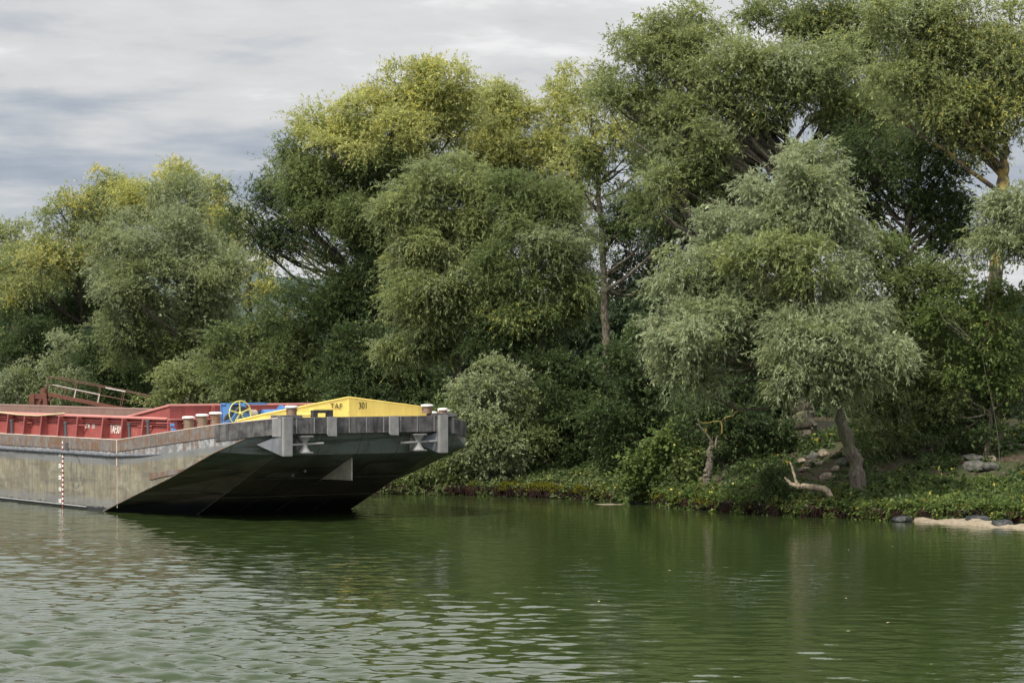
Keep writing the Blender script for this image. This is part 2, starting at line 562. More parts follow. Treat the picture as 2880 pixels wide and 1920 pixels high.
def stone_material(name, c0, c1, wet=False):
    m, nt, N, L, B = mat(name)
    tc = N.new('ShaderNodeTexCoord')
    t = N.new('ShaderNodeTexNoise'); t.inputs['Scale'].default_value = 4; t.inputs['Detail'].default_value = 9
    L.new(tc.outputs['Object'], t.inputs['Vector'])
    cr = N.new('ShaderNodeValToRGB'); cr.color_ramp.elements[0].position = 0.36; cr.color_ramp.elements[1].position = 0.66
    cr.color_ramp.elements[0].color = (*c0, 1); cr.color_ramp.elements[1].color = (*c1, 1)
    L.new(t.outputs[0], cr.inputs[0]); L.new(cr.outputs[0], B.inputs['Base Color'])
    B.inputs['Roughness'].default_value = 0.6 if wet else 0.85
    bp = N.new('ShaderNodeBump'); bp.inputs['Distance'].default_value = 0.07
    L.new(t.outputs[0], bp.inputs['Height']); L.new(bp.outputs[0], B.inputs['Normal'])
    return m


def water_material():
    m, nt, N, L, B = mat('river_water')
    tc = N.new('ShaderNodeTexCoord')

    def noise(sc, det, mp, off=(0, 0, 0), r=0.5, rot=0.0):
        mm = N.new('ShaderNodeMapping'); mm.inputs['Scale'].default_value = mp; mm.inputs['Location'].default_value = off
        mm.inputs['Rotation'].default_value = (0, 0, rot)
        L.new(tc.outputs['Object'], mm.inputs[0])
        t = N.new('ShaderNodeTexNoise'); t.inputs['Scale'].default_value = sc; t.inputs['Detail'].default_value = det
        t.inputs['Roughness'].default_value = r
        L.new(mm.outputs[0], t.inputs['Vector']); return t.outputs[0]

    def M(op, a, b=None, c=None):
        o = N.new('ShaderNodeMath'); o.operation = op
        for i, v in enumerate((a, b, c)):
            if v is None: continue
            if isinstance(v, (int, float)): o.inputs[i].default_value = v
            else: L.new(v, o.inputs[i])
        return o.outputs[0]
    # the smallest ripples, heights in metres
    w2 = noise(3.2, 2.0, (0.75, 1.0, 1.0), (3, 1, 0), rot=R(-9))
    w3 = noise(8.0, 2.0, (0.8, 1.0, 1.0), (5, 2, 0), rot=R(5))
    h = M('ADD', M('MULTIPLY', w2, 0.007), M('MULTIPLY', w3, 0.003))
    bp = N.new('ShaderNodeBump'); bp.inputs['Distance'].default_value = 1.0; bp.inputs['Strength'].default_value = 1.0
    L.new(h, bp.inputs['Height']); L.new(bp.outputs[0], B.inputs['Normal'])
    B.inputs['Base Color'].default_value = (0.024, 0.038, 0.011, 1)
    B.inputs['Roughness'].default_value = 0.03
    B.inputs['IOR'].default_value = 1.33
    return m


MAT = {}


def make_materials():
    M = MAT
    M['leaf'] = leaf_material()
    M['fibre'] = fibre_material()
    M['bark'] = bark_material('bark_grey', (0.06, 0.05, 0.038), (0.17, 0.145, 0.11), moss=(0.10, 0.10, 0.05))
    M['bark_dark'] = bark_material('bark_dark', (0.025, 0.020, 0.015), (0.085, 0.068, 0.05))
    M['bark_pale'] = bark_material('bark_pale', (0.13, 0.11, 0.085), (0.34, 0.30, 0.24), sc=4)
    M['lichen'] = bark_material('bark_lichen', (0.10, 0.075, 0.02), (0.30, 0.24, 0.06))
    M['driftwood'] = bark_material('driftwood', (0.17, 0.13, 0.09), (0.45, 0.37, 0.26), sc=3)
    M['soil'] = ground_material()
    M['stone'] = stone_material('stone_buff', (0.09, 0.072, 0.05), (0.29, 0.24, 0.175))
    M['stone_grey'] = stone_material('stone_grey', (0.032, 0.033, 0.026), (0.11, 0.108, 0.092))
    M['stone_wet'] = stone_material('stone_wet', (0.008, 0.010, 0.011), (0.035, 0.038, 0.038), wet=True)
    M['sand'] = stone_material('sand', (0.17, 0.138, 0.095), (0.26, 0.215, 0.155))
    M['water'] = water_material()
    M['side'] = hull_side_material()
    M['rake'] = rake_material()
    M['strake'] = weathered('strake_rusty', (0.19, 0.17, 0.16), (0.080, 0.072, 0.070), (0.15, 0.080, 0.042), 0.66, scale=1.1)
    M['belt'] = weathered('bow_belt', (0.135, 0.128, 0.128), (0.022, 0.023, 0.028), (0.12, 0.070, 0.05), 0.42, scale=1.3, dark_amt=0.9)
    M['pad'] = weathered('fender_grey', (0.25, 0.245, 0.24), (0.13, 0.13, 0.135), (0.27, 0.14, 0.08), 0.22, scale=1.5)
    M['deck'] = weathered('deck', (0.34, 0.29, 0.25), (0.20, 0.16, 0.14), (0.28, 0.15, 0.09), 0.35, streak=False)
    M['red'] = weathered('red_paint', (0.29, 0.072, 0.064), (0.17, 0.042, 0.040), (0.36, 0.18, 0.15), 0.34, dark_amt=0.55)
    M['red_top'] = weathered('red_rail', (0.46, 0.20, 0.18), (0.36, 0.13, 0.115), (0.50, 0.42, 0.20), 0.30, streak=False)
    M['inner'] = weathered('hold_rust', (0.21, 0.135, 0.112), (0.15, 0.09, 0.075), (0.33, 0.25, 0.21), 0.30, scale=1.4)
    M['floor'] = weathered('hold_floor', (0.16, 0.12, 0.10), (0.09, 0.06, 0.05), streak=False)
    M['yellow'] = weathered('yellow_paint', (0.90, 0.71, 0.19), (0.74, 0.55, 0.13), (0.42, 0.28, 0.08), 0.16, dark_amt=0.5, bump=0.004)
    M['white'] = weathered('white_paint', (0.80, 0.79, 0.76), (0.66, 0.63, 0.58), streak=False, bump=0.0, dark_amt=0.3)
    M['bollard'] = weathered('bollard_rust', (0.16, 0.085, 0.045), (0.24, 0.20, 0.17), (0.22, 0.12, 0.05), 0.4, scale=2.2)
    M['black'] = weathered('black_paint', (0.03, 0.032, 0.036), (0.07, 0.07, 0.075), streak=False)
    M['pipe'] = weathered('vent_grey', (0.06, 0.066, 0.075), (0.10, 0.10, 0.105), streak=False)
    M['blue'] = weathered('blue_paint', (0.085, 0.21, 0.46), (0.06, 0.14, 0.32), (0.22, 0.16, 0.12), 0.16, scale=2, dark_amt=0.5)
    M['rope'] = weathered('wire_rope', (0.32, 0.28, 0.22), (0.16, 0.13, 0.10), scale=6, streak=False)
    M['rust'] = weathered('rust_steel', (0.16, 0.058, 0.038), (0.085, 0.038, 0.028), (0.30, 0.13, 0.08), 0.35, scale=2)
    M['rail'] = weathered('rail_rust', (0.12, 0.06, 0.04), (0.20, 0.12, 0.09), None, scale=5)
    M['rail_white'] = weathered('rail_white', (0.62, 0.60, 0.57), (0.30, 0.22, 0.18), (0.20, 0.10, 0.06), 0.3, scale=5)
    M['letter_w'] = weathered('letter_white', (0.75, 0.72, 0.68), (0.60, 0.50, 0.46), streak=False, bump=0, dark_amt=0.4)
    M['letter_k'] = weathered('letter_black', (0.05, 0.045, 0.035), (0.16, 0.13, 0.05), streak=False, bump=0, dark_amt=0.5)
    M['mark_red'] = weathered('mark_red', (0.27, 0.045, 0.042), (0.16, 0.04, 0.04), streak=False, bump=0)
    M['rake_plate'] = weathered('rake_plate', (0.36, 0.345, 0.28), (0.17, 0.16, 0.13), None, dark_amt=0.7)
    M['hill'] = stone_material('hill_woods', (0.022, 0.042, 0.036), (0.050, 0.078, 0.064))  # blue of the distance haze put into the wood colour


make_materials()

# ------------------------------------------------------------------ terrain and water
BANK = np.array([(-420, 620), (-200, 390), (-100, 248), (-50, 181), (-28, 153.5), (-20, 142.5), (-15, 132), (-9.5, 121.5), (-6, 117), (-1.3, 115.7),
                 (2.57, 112.7), (5.2, 110.2), (7.0, 105.0), (10.7, 99.6), (15.1, 96.6), (19.2, 95.4), (26, 93), (40, 86), (120, 52), (420, -40)], float)


def wline(x):
    return np.interp(x, BANK[:, 0], BANK[:, 1])


def hnoise(x, y, s=1.0):
    x = np.asarray(x, float) * s; y = np.asarray(y, float) * s
    return (np.sin(x * 1.3 + 0.7 * np.sin(y * 0.9)) * np.cos(y * 1.1 + 0.5) + 0.5 * np.sin(2.7 * x - 1.9 * y + 1.0) + 0.3 * np.sin(5.1 * x + 4.3 * y)) / 1.8


def wig(x):
    """the small bays and points of the water's edge."""
    return 0.40 * hnoise(x, 0 * x, 0.9) + 0.16 * np.sin(x * 5.3) + 0.10 * np.sin(x * 11.7 + 1.3) + 0.05 * np.sin(x * 23.0)


def gz(x, y):
    x = np.asarray(x, float); y = np.asarray(y, float)
    d = y - wline(x) - wig(x)
    slope = np.interp(x, [-60, -20, -6, 0, 6, 11, 15, 40], [0.35, 0.5, 0.6, 0.7, 0.7, 0.75, 1.2, 1.2])
    land = 0.42 + 0.10 * np.clip(d, 0, 3) + 0.135 * np.clip(d - 3, 0, 10) * slope / 0.7 + 0.01 * np.clip(d - 13, 0, 80)
    land = land + np.clip(d, 0, 2) / 2 * 0.14 * hnoise(x, y, 0.8) + 0.05 * hnoise(x, y, 2.6)
    z = np.where(d < 0, np.maximum(d * 0.9, -1.8), np.where(d < 0.16, land * np.clip(d / 0.16, 0, 1), land))
    return z


def build_terrain():
    xs = np.concatenate([np.linspace(-2500, -420, 14)[:-1], np.linspace(-420, -60, 40)[:-1], np.linspace(-60, -8, 90)[:-1],
                         np.arange(-8, 24, 0.16), np.linspace(24, 120, 50), np.linspace(140, 2500, 14)])
    ds = np.concatenate([[-60, -30, -12, -6, -3], np.arange(-1.5, 0, 0.25), np.arange(0, 0.4, 0.05), np.arange(0.4, 16, 0.2),
                         np.linspace(16, 60, 22), [90, 150, 260, 450, 800, 1500, 3000]])
    X, D = np.meshgrid(xs, ds)
    Yg = D + wline(X) + wig(X)
    Z = gz(X, Yg)
    over = np.clip(0.34 + 0.3 * hnoise(X, 0 * X, 1.7), 0.02, .6) * np.interp(D, [-1.5, -.25, .05, .10, .5, 1.2], [1, 1, 1, 0, 0, 0])
    Yg = Yg + over
    nx, nd = len(xs), len(ds)
    co = np.stack([X, Yg, Z], -1).reshape(-1, 3)
    f = []
    for j in range(nd - 1):
        a = j * nx
        f += [(a + i, a + i + 1, a + nx + i + 1, a + nx + i) for i in range(nx - 1)]
    me = bpy.data.meshes.new('river_bank')
    me.from_pydata(co.tolist(), [], f)
    o = link('river_bank', me, MAT['soil'], smooth=True)
    tag(o, 'earth river bank with a dark undercut edge', None, None, 'structure')
    # water, laid over the submerged foot of the bank; near the boat its waves are modelled
    gx = np.arange(-34, 34.01, 0.095)
    gy = [36.0]
    while gy[-1] < 126: gy.append(gy[-1] + 0.060 + 0.0011 * (gy[-1] - 36))
    gy = np.array(gy)
    X, Yw = np.meshgrid(gx, gy)
    rng = np.random.default_rng(12)
    H = np.zeros_like(X)
    for k in range(64):
        lam = 0.30 * (1.7 / 0.30) ** (rng.uniform(0, 1) ** 1.0)
        th = rng.normal(0, 0.52) + 0.15
        kx, ky = math.sin(th) * 2 * math.pi / lam, math.cos(th) * 2 * math.pi / lam
        ph = kx * X + ky * Yw + rng.uniform(0, 6.28)
        ph = ph + 0.5 * np.sin(0.35 * X * rng.uniform(.5, 1.5) + 0.22 * Yw + rng.uniform(0, 6))
        amp = 0.00165 * lam ** 1.05 * rng.uniform(.5, 1.4)
        H += amp * (np.sin(ph) + 0.22 * np.sin(2 * ph + 1.6))
    lee = np.interp(Yw, [38, 50, 60, 70, 84, 110], [2.5, 2.2, 1.3, 0.70, 0.45, 0.36])
    wash = np.interp(X, [-12, -7, -1, 4, 12], [2.1, 1.8, 1.1, .5, .42])
    gust = 1 + 0.28 * hnoise(X, Yw, 0.16) + 0.18 * hnoise(X + 9, Yw * 1.7, 0.42)
    edge = np.clip((34 - np.abs(X)) / 3, 0, 1) * np.clip((Yw - 36) / 3, 0, 1) * np.clip((125 - Yw) / 4, 0, 1)
    H *= lee * wash * gust * edge
    nx, ny = len(gx), len(gy)
    co = np.stack([X, Yw, H], -1).reshape(-1, 3)
    x0, x1, y0, y1 = gx[0], gx[-1], gy[0], gy[-1]
    co = np.concatenate([co, [(-2500, -300, 0), (2500, -300, 0), (2500, y0, 0), (x1, y0, 0), (x0, y0, 0), (-2500, y0, 0), (2500, y1, 0), (x1, y1, 0), (x0, y1, 0), (-2500, y1, 0), (2500, 3200, 0), (-2500, 3200, 0)]])
    b = nx * ny
    I, J = np.meshgrid(np.arange(nx - 1), np.arange(ny - 1))
    a = (J * nx + I).ravel()
    q = np.stack([a, a + 1, a + nx + 1, a + nx], -1)
    q = np.concatenate([q, [(b, b + 1, b + 2, b + 5), (b + 3, b + 2, b + 6, b + 7), (b + 5, b + 4, b + 8, b + 9), (b + 9, b + 6, b + 10, b + 11)]]).astype(np.int32)
    me = bpy.data.meshes.new('river_water')
    me.vertices.add(len(co)); me.vertices.foreach_set('co', co.astype(np.float32).ravel())
    me.loops.add(q.size); me.loops.foreach_set('vertex_index', q.ravel())
    me.polygons.add(len(q)); me.polygons.foreach_set('loop_start', np.arange(0, q.size, 4, dtype=np.int32))
    me.update(calc_edges=True)
    tag(link('river_water', me, MAT['water'], smooth=True), 'dark green rippled river', None, None, 'structure')
    # distant wooded hills across the plain, falling away to the right
    hx = np.linspace(-1400, 900, 220); hy = np.linspace(1500, 2600, 30)
    HX, HY = np.meshgrid(hx, hy)
    prof = np.interp(hx, [-1400, -500, -250, -60, 200, 900], [70, 84, 86, 60, 26, 18])
    ridge = np.sin(np.clip((HY - 1500) / 1100, 0, 1) * math.pi) ** 0.6
    HZ = 1.5 + ridge * prof[None, :] * (1 + 0.06 * hnoise(HX, HY, 0.02)) + 3.0 * hnoise(HX, HY, 0.09) * ridge + 2.0 * hnoise(HX, HY, 0.4) * ridge
    f = []
    for j in range(29):
        f += [(j * 220 + i, j * 220 + i + 1, (j + 1) * 220 + i + 1, (j + 1) * 220 + i) for i in range(219)]
    me = bpy.data.meshes.new('hills'); me.from_pydata(np.stack([HX, HY, HZ], -1).reshape(-1, 3).tolist(), [], f)
    tag(link('hills', me, MAT['hill'], smooth=True), 'far wooded hills seen through a gap in the trees', None, None, 'structure')


build_terrain()


def build_sand():
    def bar(name, pts, h, label):
        # pts: outline spine [(X, Y, half width)]
        n = len(pts); v = []; f = []
        K = 9
        for i, (x, y, w) in enumerate(pts):
            for k in range(K):
                t = (k / (K - 1)) * 2 - 1
                zz = h * (1 - t * t) * (0.75 + 0.25 * math.sin(0.21 * i + 1.0) + 0.10 * math.sin(0.63 * i) + 0.04 * math.sin(1.3 * i + 2 * k)) * min(1.0, w / 0.9) - 0.02
                v.append((x, y + t * w + 0.06 * math.sin(7 * x + k), zz + 0.015 * math.sin(5 * x + 3 * k)))
        for i in range(n - 1):
            for k in range(K - 1):
                f.append((i * K + k, (i + 1) * K + k, (i + 1) * K + k + 1, i * K + k + 1))
        tag(link(name, poly_mesh(name, v, f), MAT['sand'], smooth=True), label, None, None, 'structure')
    pts = []
    for i in range(60):
        px = 2520 + i * 7.2
        u = i / 59
        yl = 1462 + 30 * u
        Y = 41300 / (yl - HOR)
        w = 1.5 * math.sin(min(1, u * 3.5 + 0.03) * math.pi / 2) * (1 - 0.25 * u) * (1 + 0.10 * math.sin(i * .55))
        pts.append(((px - 1440) * Y / F, Y + 0.9 + 0.15 * math.sin(i * .5), w))
    bar('sand_bar', pts, 0.24, 'pale sand bar at the foot of the bank')
    pts = []
    for i in range(24):
        u = i / 23; px = 1672 + 100 * u
        Y = 41300 / (1418 - HOR)
        w = 0.55 * math.sin(math.pi * min(max(u, 0.03), 0.97)) ** 0.7
        pts.append(((px - 1440) * Y / F, Y + 0.2, w))
    bar('sand_bar', pts, 0.075, 'small sand shoal just breaking the water')


build_sand()

# ------------------------------------------------------------------ barge
SX, SY = 0.5665, -0.824       # direction of the bow
BW = 11.4
ZD = 2.96


def sheer(s):
    return ZD if s < 1.3 else ZD + (s - 1.3) * (3.74 - ZD) / 8.6 if s < 9.9 else 3.74 + (s - 9.9) * 0.17


def text(body, name, parent, org, xax, size, m, up=(0, 0, 1), ext=0.004, align='LEFT', sx=1.0, bold=0.0):
    cu = bpy.data.curves.new(name, 'FONT')
    cu.body = body; cu.size = size; cu.extrude = ext; cu.align_x = align; cu.offset = bold
    o = bpy.data.objects.new(name, cu)
    COL.objects.link(o)
    xa = Vector(xax).normalized(); up = Vector(up); za = xa.cross(up).normalized(); ya = za.cross(xa)
    mt = Matrix((xa * sx, ya, za)).transposed().to_4x4(); mt.translation = Vector(org)
    dg = bpy.context.evaluated_depsgraph_get()
    me = bpy.data.meshes.new_from_object(o.evaluated_get(dg))
    bpy.data.objects.remove(o); bpy.data.curves.remove(cu)
    me.transform(mt)
    return link(name, me, m, parent)


def build_barge():
    root = empty('cargo_barge', (-16.9, 103.0, 0), math.atan2(SY, SX))
    tag(root, 'long empty cargo barge with raked black bow, red hold walls and yellow bow shield', 'barge')
    AFT = -67.5

    def both(fn):
        fn(lambda t: t, 1); fn(lambda t: BW - t, -1)
    # --- hull shell
    v, f, mi = [], [], []

    def face(pts, m):
        b = len(v); v.extend(pts); f.append(tuple(range(b, b + len(pts)))); mi.append(m)
    A = [(-3.4, -0.9), (0, 0), (3, 0.80), (6, 1.57), (9.9, 2.72)]
    Bk = [(2.0, -0.9), (4.3, 0), (6.8, 0.98), (9.2, 1.94), (10.85, 2.57), (11.3, 3.43)]
    T2 = 2.1
    for side in (0, 1):
        T = (lambda t: t) if side == 0 else (lambda t: BW - t)
        for a, b in ((AFT, -30), (-30, -3.4)):
            face([(a, T(0), -0.9), (b, T(0), -0.9), (b, T(0), ZD), (a, T(0), ZD)], 0)
        pr = [(-3.4, -0.9), (0, 0), (3, 0.80), (6, 1.57), (9.9, 2.72)]
        for (s0, z0), (s1, z1) in zip(pr[:-1], pr[1:]):
            face([(s0, T(0), z0), (s1, T(0), z1), (s1, T(0), sheer(s1)), (s0, T(0), sheer(s0))], 0)
        C = (10.82, T(1.21), 3.43)
        face([(9.9, T(0), 2.72), C, (10.82, T(1.21), sheer(10.82)), (9.9, T(0), sheer(9.9))], 0)
        for i in range(4):
            face([(A[i][0], T(0), A[i][1]), (A[i + 1][0], T(0), A[i + 1][1]), (Bk[i + 1][0], T(T2), Bk[i + 1][1]), (Bk[i][0], T(T2), Bk[i][1])], 1)
        face([(9.9, T(0), 2.72), C, (Bk[5][0], T(T2), Bk[5][1])], 1)
        face([(9.9, T(0), 2.72), (Bk[5][0], T(T2), Bk[5][1]), (Bk[4][0], T(T2), Bk[4][1])], 1)
        face([C, (11.3, T(T2), 3.43), (11.3, T(T2), sheer(11.3)), (10.82, T(1.21), sheer(10.82))], 0)
    for i in range(5):
        face([(Bk[i][0], T2, Bk[i][1]), (Bk[i + 1][0], T2, Bk[i + 1][1]), (Bk[i + 1][0], BW - T2, Bk[i + 1][1]), (Bk[i][0], BW - T2, Bk[i][1])], 1)
    face([(11.3, T2, 3.43), (11.3, BW - T2, 3.43), (11.3, BW - T2, 4.0), (11.3, T2, 4.0)], 1)
    face([(AFT, 0, -0.9), (AFT, 0, ZD), (AFT, BW, ZD), (AFT, BW, -0.9)], 0)
    face([(AFT, 0, -0.9), (AFT, BW, -0.9), (-3.4, BW, -0.9), (-3.4, 0, -0.9)], 1)
    face([(-3.4, 0, -0.9), (-3.4, BW, -0.9), (2.0, BW - T2, -0.9), (2.0, T2, -0.9)], 1)
    me = poly_mesh('hull', v, f, mi)
    bm = bmesh.new(); bm.from_mesh(me)
    bmesh.ops.remove_doubles(bm, verts=bm.verts[:], dist=0.002)
    bmesh.ops.recalc_face_normals(bm, faces=bm.faces)
    bm.to_mesh(me); bm.free()
    hull = link('hull', me, [MAT['side'], MAT['rake']], root)
    # weld seams and doubler plates on the rake and side
    w = MB()
    w.tube([(9.9, -0.012, 2.72), (6, -0.012, 1.57), (3, -0.012, 0.80), (0, -0.012, 0.0)], 0.028, 6)
    w.tube([(9.9, -0.01, 2.72), (10.82, 1.20, 3.41)], 0.028, 6)
    w.build('edge_bead', MAT['strake'], hull, smooth=True)
    w = MB()
    for k in range(4):
        w.tube([(Bk[k][0] + .01, T2, Bk[k][1]), (Bk[k + 1][0] + .01, T2, Bk[k + 1][1])], 0.013, 5)
        w.tube([(Bk[k][0] + .01, BW - T2, Bk[k][1]), (Bk[k + 1][0] + .01, BW - T2, Bk[k + 1][1])], 0.013, 5)

    def rk(t, z):
        zs = [b[1] for b in Bk]; ss = [b[0] for b in Bk]
        return (float(np.interp(z, zs, ss)) + 0.006, t, z - 0.006)
    for t in (3.9, 5.7, 7.5):
        w.tube([rk(t, 0.0), rk(t, 0.98), rk(t, 1.94), rk(t, 2.57), rk(t, 3.4)], 0.009, 5)
    for z in (0.75, 1.55):
        w.tube([rk(T2, z), rk(BW - T2, z)], 0.008, 5)
    w.build('weld_seam', MAT['seam'], hull, smooth=True)
    for (t0, t1, z0, z1) in ((2.9, 4.2, 1.62, 1.86), (6.9, 8.7, 1.75, 2.20)):
        b = MB(); b.add([rk(t0, z0), rk(t1, z0), rk(t1, z1), rk(t0, z1)], [(0, 1, 2, 3)])
        o = b.build('doubler_plate', MAT['seam'], hull)
        for p in o.data.vertices: p.co.x += 0.006; p.co.z -= 0.012
    b = MB()
    b.prism([(4.3, -0.035, 1.46), (6.55, -0.035, 1.76), (7.35, -0.035, 2.0), (4.3, -0.035, 1.72)], (0, 0.04, 0))
    o = b.build('doubler_plate', MAT['strake'], hull); o['label'] = 'rusty raised plate low on the side'
    for (s, z) in ((10.3, 2.36), (10.0, 2.25)):
        pass
    for t, z in ((4.35, 1.9), (4.05, 1.72), (6.2, 1.92)):
        b = MB(); p = rk(t, z); b.tube([(p[0] - .02, p[1], p[2]), (p[0] + .05, p[1], p[2] - .03)], 0.05, 10)
        b.build('drain_fitting', MAT['pad'], hull)
    # --- deck
    d = MB()
    for T0, T1 in ((0.0, 0.9), (BW - 0.9, BW)):
        d.box(AFT, -20, T0, T1, ZD - 0.06, ZD); d.box(-20, 1.3, T0, T1, ZD - 0.06, ZD)
        d.hexa([(1.3, T0, ZD - .06), (4.2, T0, sheer(4.2) - .06), (4.2, T1, sheer(4.2) - .06), (1.3, T1, ZD - .06),
                (1.3, T0, ZD), (4.2, T0, sheer(4.2)), (4.2, T1, sheer(4.2)), (1.3, T1, ZD)])
    d.hexa([(4.2, 0, sheer(4.2) - .06), (9.9, 0, 3.68), (9.9, BW, 3.68), (4.2, BW, sheer(4.2) - .06),
            (4.2, 0, sheer(4.2)), (9.9, 0, 3.74), (9.9, BW, 3.74), (4.2, BW, sheer(4.2))])
    d.hexa([(9.9, 0, 3.68), (11.3, T2, 3.9), (11.3, BW - T2, 3.9), (9.9, BW, 3.68),
            (9.9, 0, 3.74), (11.3, T2, 3.98), (11.3, BW - T2, 3.98), (9.9, BW, 3.74)])
    d.build('deck', MAT['deck'], root)
    b = MB(); b.box(AFT + 1, 0.6, 0.9, BW - 0.9, 0.55, 0.7); b.build('hold_floor', MAT['floor'], root)

    # --- gunwale strake and rubbing bar, both sides
    def strake(T, sg):
        b = MB(); o = -0.03 * sg
        st = [AFT, -30, -4, 1.3, 5.6, 9.9]
        for s0, s1 in zip(st[:-1], st[1:]):
            y0, y1 = sorted((T(0) + o, T(0) - o * 0.1))
            b.hexa([(s0, y0, sheer(s0) - 0.46), (s1, y0, sheer(s1) - 0.46), (s1, y1, sheer(s1) - 0.46), (s0, y1, sheer(s0) - 0.46),
                    (s0, y0, sheer(s0) + 0.012), (s1, y0, sheer(s1) + 0.012), (s1, y1, sheer(s1) + 0.012), (s0, y1, sheer(s0) + 0.012)])
        b.build('gunwale_strake', MAT['strake'], root)
        b = MB()
        b.tube([(AFT, T(-0.02), 2.33), (-20, T(-0.02), 2.33), (1.0, T(-0.02), 2.33), (3.5, T(-0.0), 2.40), (6.0, T(0.05), 2.55)], [.085, .085, .085, .06, .03], 10)
        b.build('rubbing_bar', weath_bar, root, smooth=True)
        b = MB(); b.tube([(AFT, T(-0.03), 0.13), (-1.6, T(-0.03), 0.11)], 0.035, 8)
        b.build('bilge_bar', MAT['pad'], root, smooth=True)
        b = MB(); b.tube([(AFT, T(0.01), ZD + .02), (1.3, T(0.01), ZD + .02), (9.9, T(0.01), 3.76), (11.45, T(2.1), 4.04)], 0.022, 6)
        b.build('deck_edge', MAT['deck_edge'], root, smooth=True)
    weath_bar = weathered('rubbing_bar_paint', (0.15, 0.16, 0.185), (0.06, 0.064, 0.075), None, dark_amt=0.7, bump=0)
    MAT['deck_edge'] = weathered('deck_edge_paint', (0.52, 0.42, 0.37), (0.36, 0.26, 0.22), streak=False)
    both(strake)
    # vertical weld and small recess
    b = MB(); b.box(1.26, 1.34, -0.035, 0.01, 1.9, 2.97); b.box(1.28, 1.32, -0.012, 0.01, 0.2, 1.9)
    o = b.build('frame_seam', MAT['deck_edge'], root)
    b = MB(); b.box(-3.72, -3.42, -0.05, 0.0, 2.4, 2.75); b.build('bollard_recess', MAT['pipe'], root, bevel=0.02)

    # --- bow belt
    belt = MB()
    pts = [(9.92, -0.035), (11.5, 2.0), (11.5, BW - 2.0), (9.92, BW + 0.035)]
    zt = [3.75, 4.03, 4.03, 3.75]
    inn = [(9.75, 0.2), (11.2, 2.3), (11.2, BW - 2.3), (9.75, BW - 0.2)]
    for i in range(3):
        p, q, r, s = pts[i], pts[i + 1], inn[i + 1], inn[i]
        belt.hexa([(*s, zt[i] - .62), (*p, zt[i] - .62), (*q, zt[i + 1] - .62), (*r, zt[i + 1] - .62),
                   (*s, zt[i]), (*p, zt[i]), (*q, zt[i + 1]), (*r, zt[i + 1])])
    for t in np.arange(2.6, 9.2, 0.78):
        belt.box(11.49, 11.515, t, t + 0.035, 3.42, 4.02, 1)
    belt.build('bow_belt', [MAT['belt'], MAT['pad']], root)

    # --- fender pads and posts
    def pad(t, s, w, z0, z1):
        b = MB()
        b.hexa([(s, t - w / 2, z0 + .1), (s + .12, t - w / 2, z0 + .02), (s + .12, t + w / 2, z0), (s, t + w / 2, z0 + .1),
                (s, t - w / 2, z1), (s + .10, t - w / 2, z1), (s + .10, t + w / 2, z1), (s, t + w / 2, z1)])
        return b.build('fender_pad', MAT['pad'], root, bevel=0.012)
    pad(4.15, 11.5, 0.40, 3.28, 4.05); pad(6.95, 11.5, 0.40, 3.28, 4.05)
    for t, s in ((1.86, 11.26), (BW - 1.35, 10.85)):
        b = MB(); dx = 0.12
        b.bar((s + .08, t, 3.3), (s + .08, t, 3.99), 0.36, 0.14, up=(0.76, -0.64 if t < 5 else 0.64, 0))
        b.build('fender_pad', MAT['pad'], root, bevel=0.012)
    for t, sg in ((2.15, 1), (BW - 2.2, -1)):
        b = MB()
        b.box(11.5, 11.72, t - 0.19, t + 0.19, 2.56, 4.06)
        po = b.build('fender_post', MAT['pad'], root, bevel=0.02)
        b = MB()
        y = t - 0.17
        b.prism([(11.5, y, 2.60), (11.5, y, 3.40), (11.25, y, 3.42), (10.6, y, 3.05)], (0, 0.05, 0))
        b.prism([(11.5, y + .29, 2.60), (11.5, y + .29, 3.40), (11.25, y + .29, 3.42), (10.6, y + .29, 3.05)], (0, 0.05, 0))
        b.add([(11.5, t - .19, 2.58), (11.5, t - .19, 3.38), (10.75, t - 0.85, 3.0)], [(0, 1, 2)])
        b.build('bracket', MAT['bracket'], po)
        b = MB(); b.hexa([(10.9, t - .35, 3.9), (11.52, t - .22, 3.98), (11.52, t + .75, 3.98), (10.9, t + .75, 3.9),
                          (10.9, t - .33, 4.12), (11.5, t - .2, 4.12), (11.5, t + .73, 4.12), (10.9, t + .73, 4.12)])
        b.build('bollard_base', MAT['belt'], root, bevel=0.02)

    # --- bollards
    def bollard(s, t, z0, h, r=0.215):
        b = MB(); b.lathe((s, t, z0), [(r * 0.93, 0), (r * 0.93, h - 0.08)], 20)
        b.tube([(s, t - r - .04, z0 + h * .52), (s, t + r + .04, z0 + h * .52)], 0.03, 8)
        o = b.build('bollard', MAT['bollard'], root, smooth=True)
        c = MB(); c.lathe((s, t, z0 + h - 0.085), [(r * 0.95, 0), (r * 1.16, 0.015), (r * 1.2, 0.045), (r * 1.14, 0.08), (r * 0.7, 0.095)], 20)
        c.build('cap', MAT['white'], o, smooth=True)
    for s, t in ((6.83, 0.42), (7.98, 0.42), (9.02, 0.46)):
        bollard(s, t, sheer(s), 0.56)
        bollard(s, BW - t, sheer(s), 0.56)
    bollard(11.12, 2.62, 4.12, 0.35); bollard(11.0, BW - 2.55, 4.12, 0.35); bollard(10.3, BW - 1.35, 3.95, 0.35, 0.18)

    # --- yellow shield across the foredeck
    outl = [(9.2, 1.3, 3.88), (9.65, 2.3, 4.14), (10.2, 5.7, 4.76), (9.65, BW - 2.1, 4.36), (9.2, BW - 1.3, 4.10)]
    b = MB()
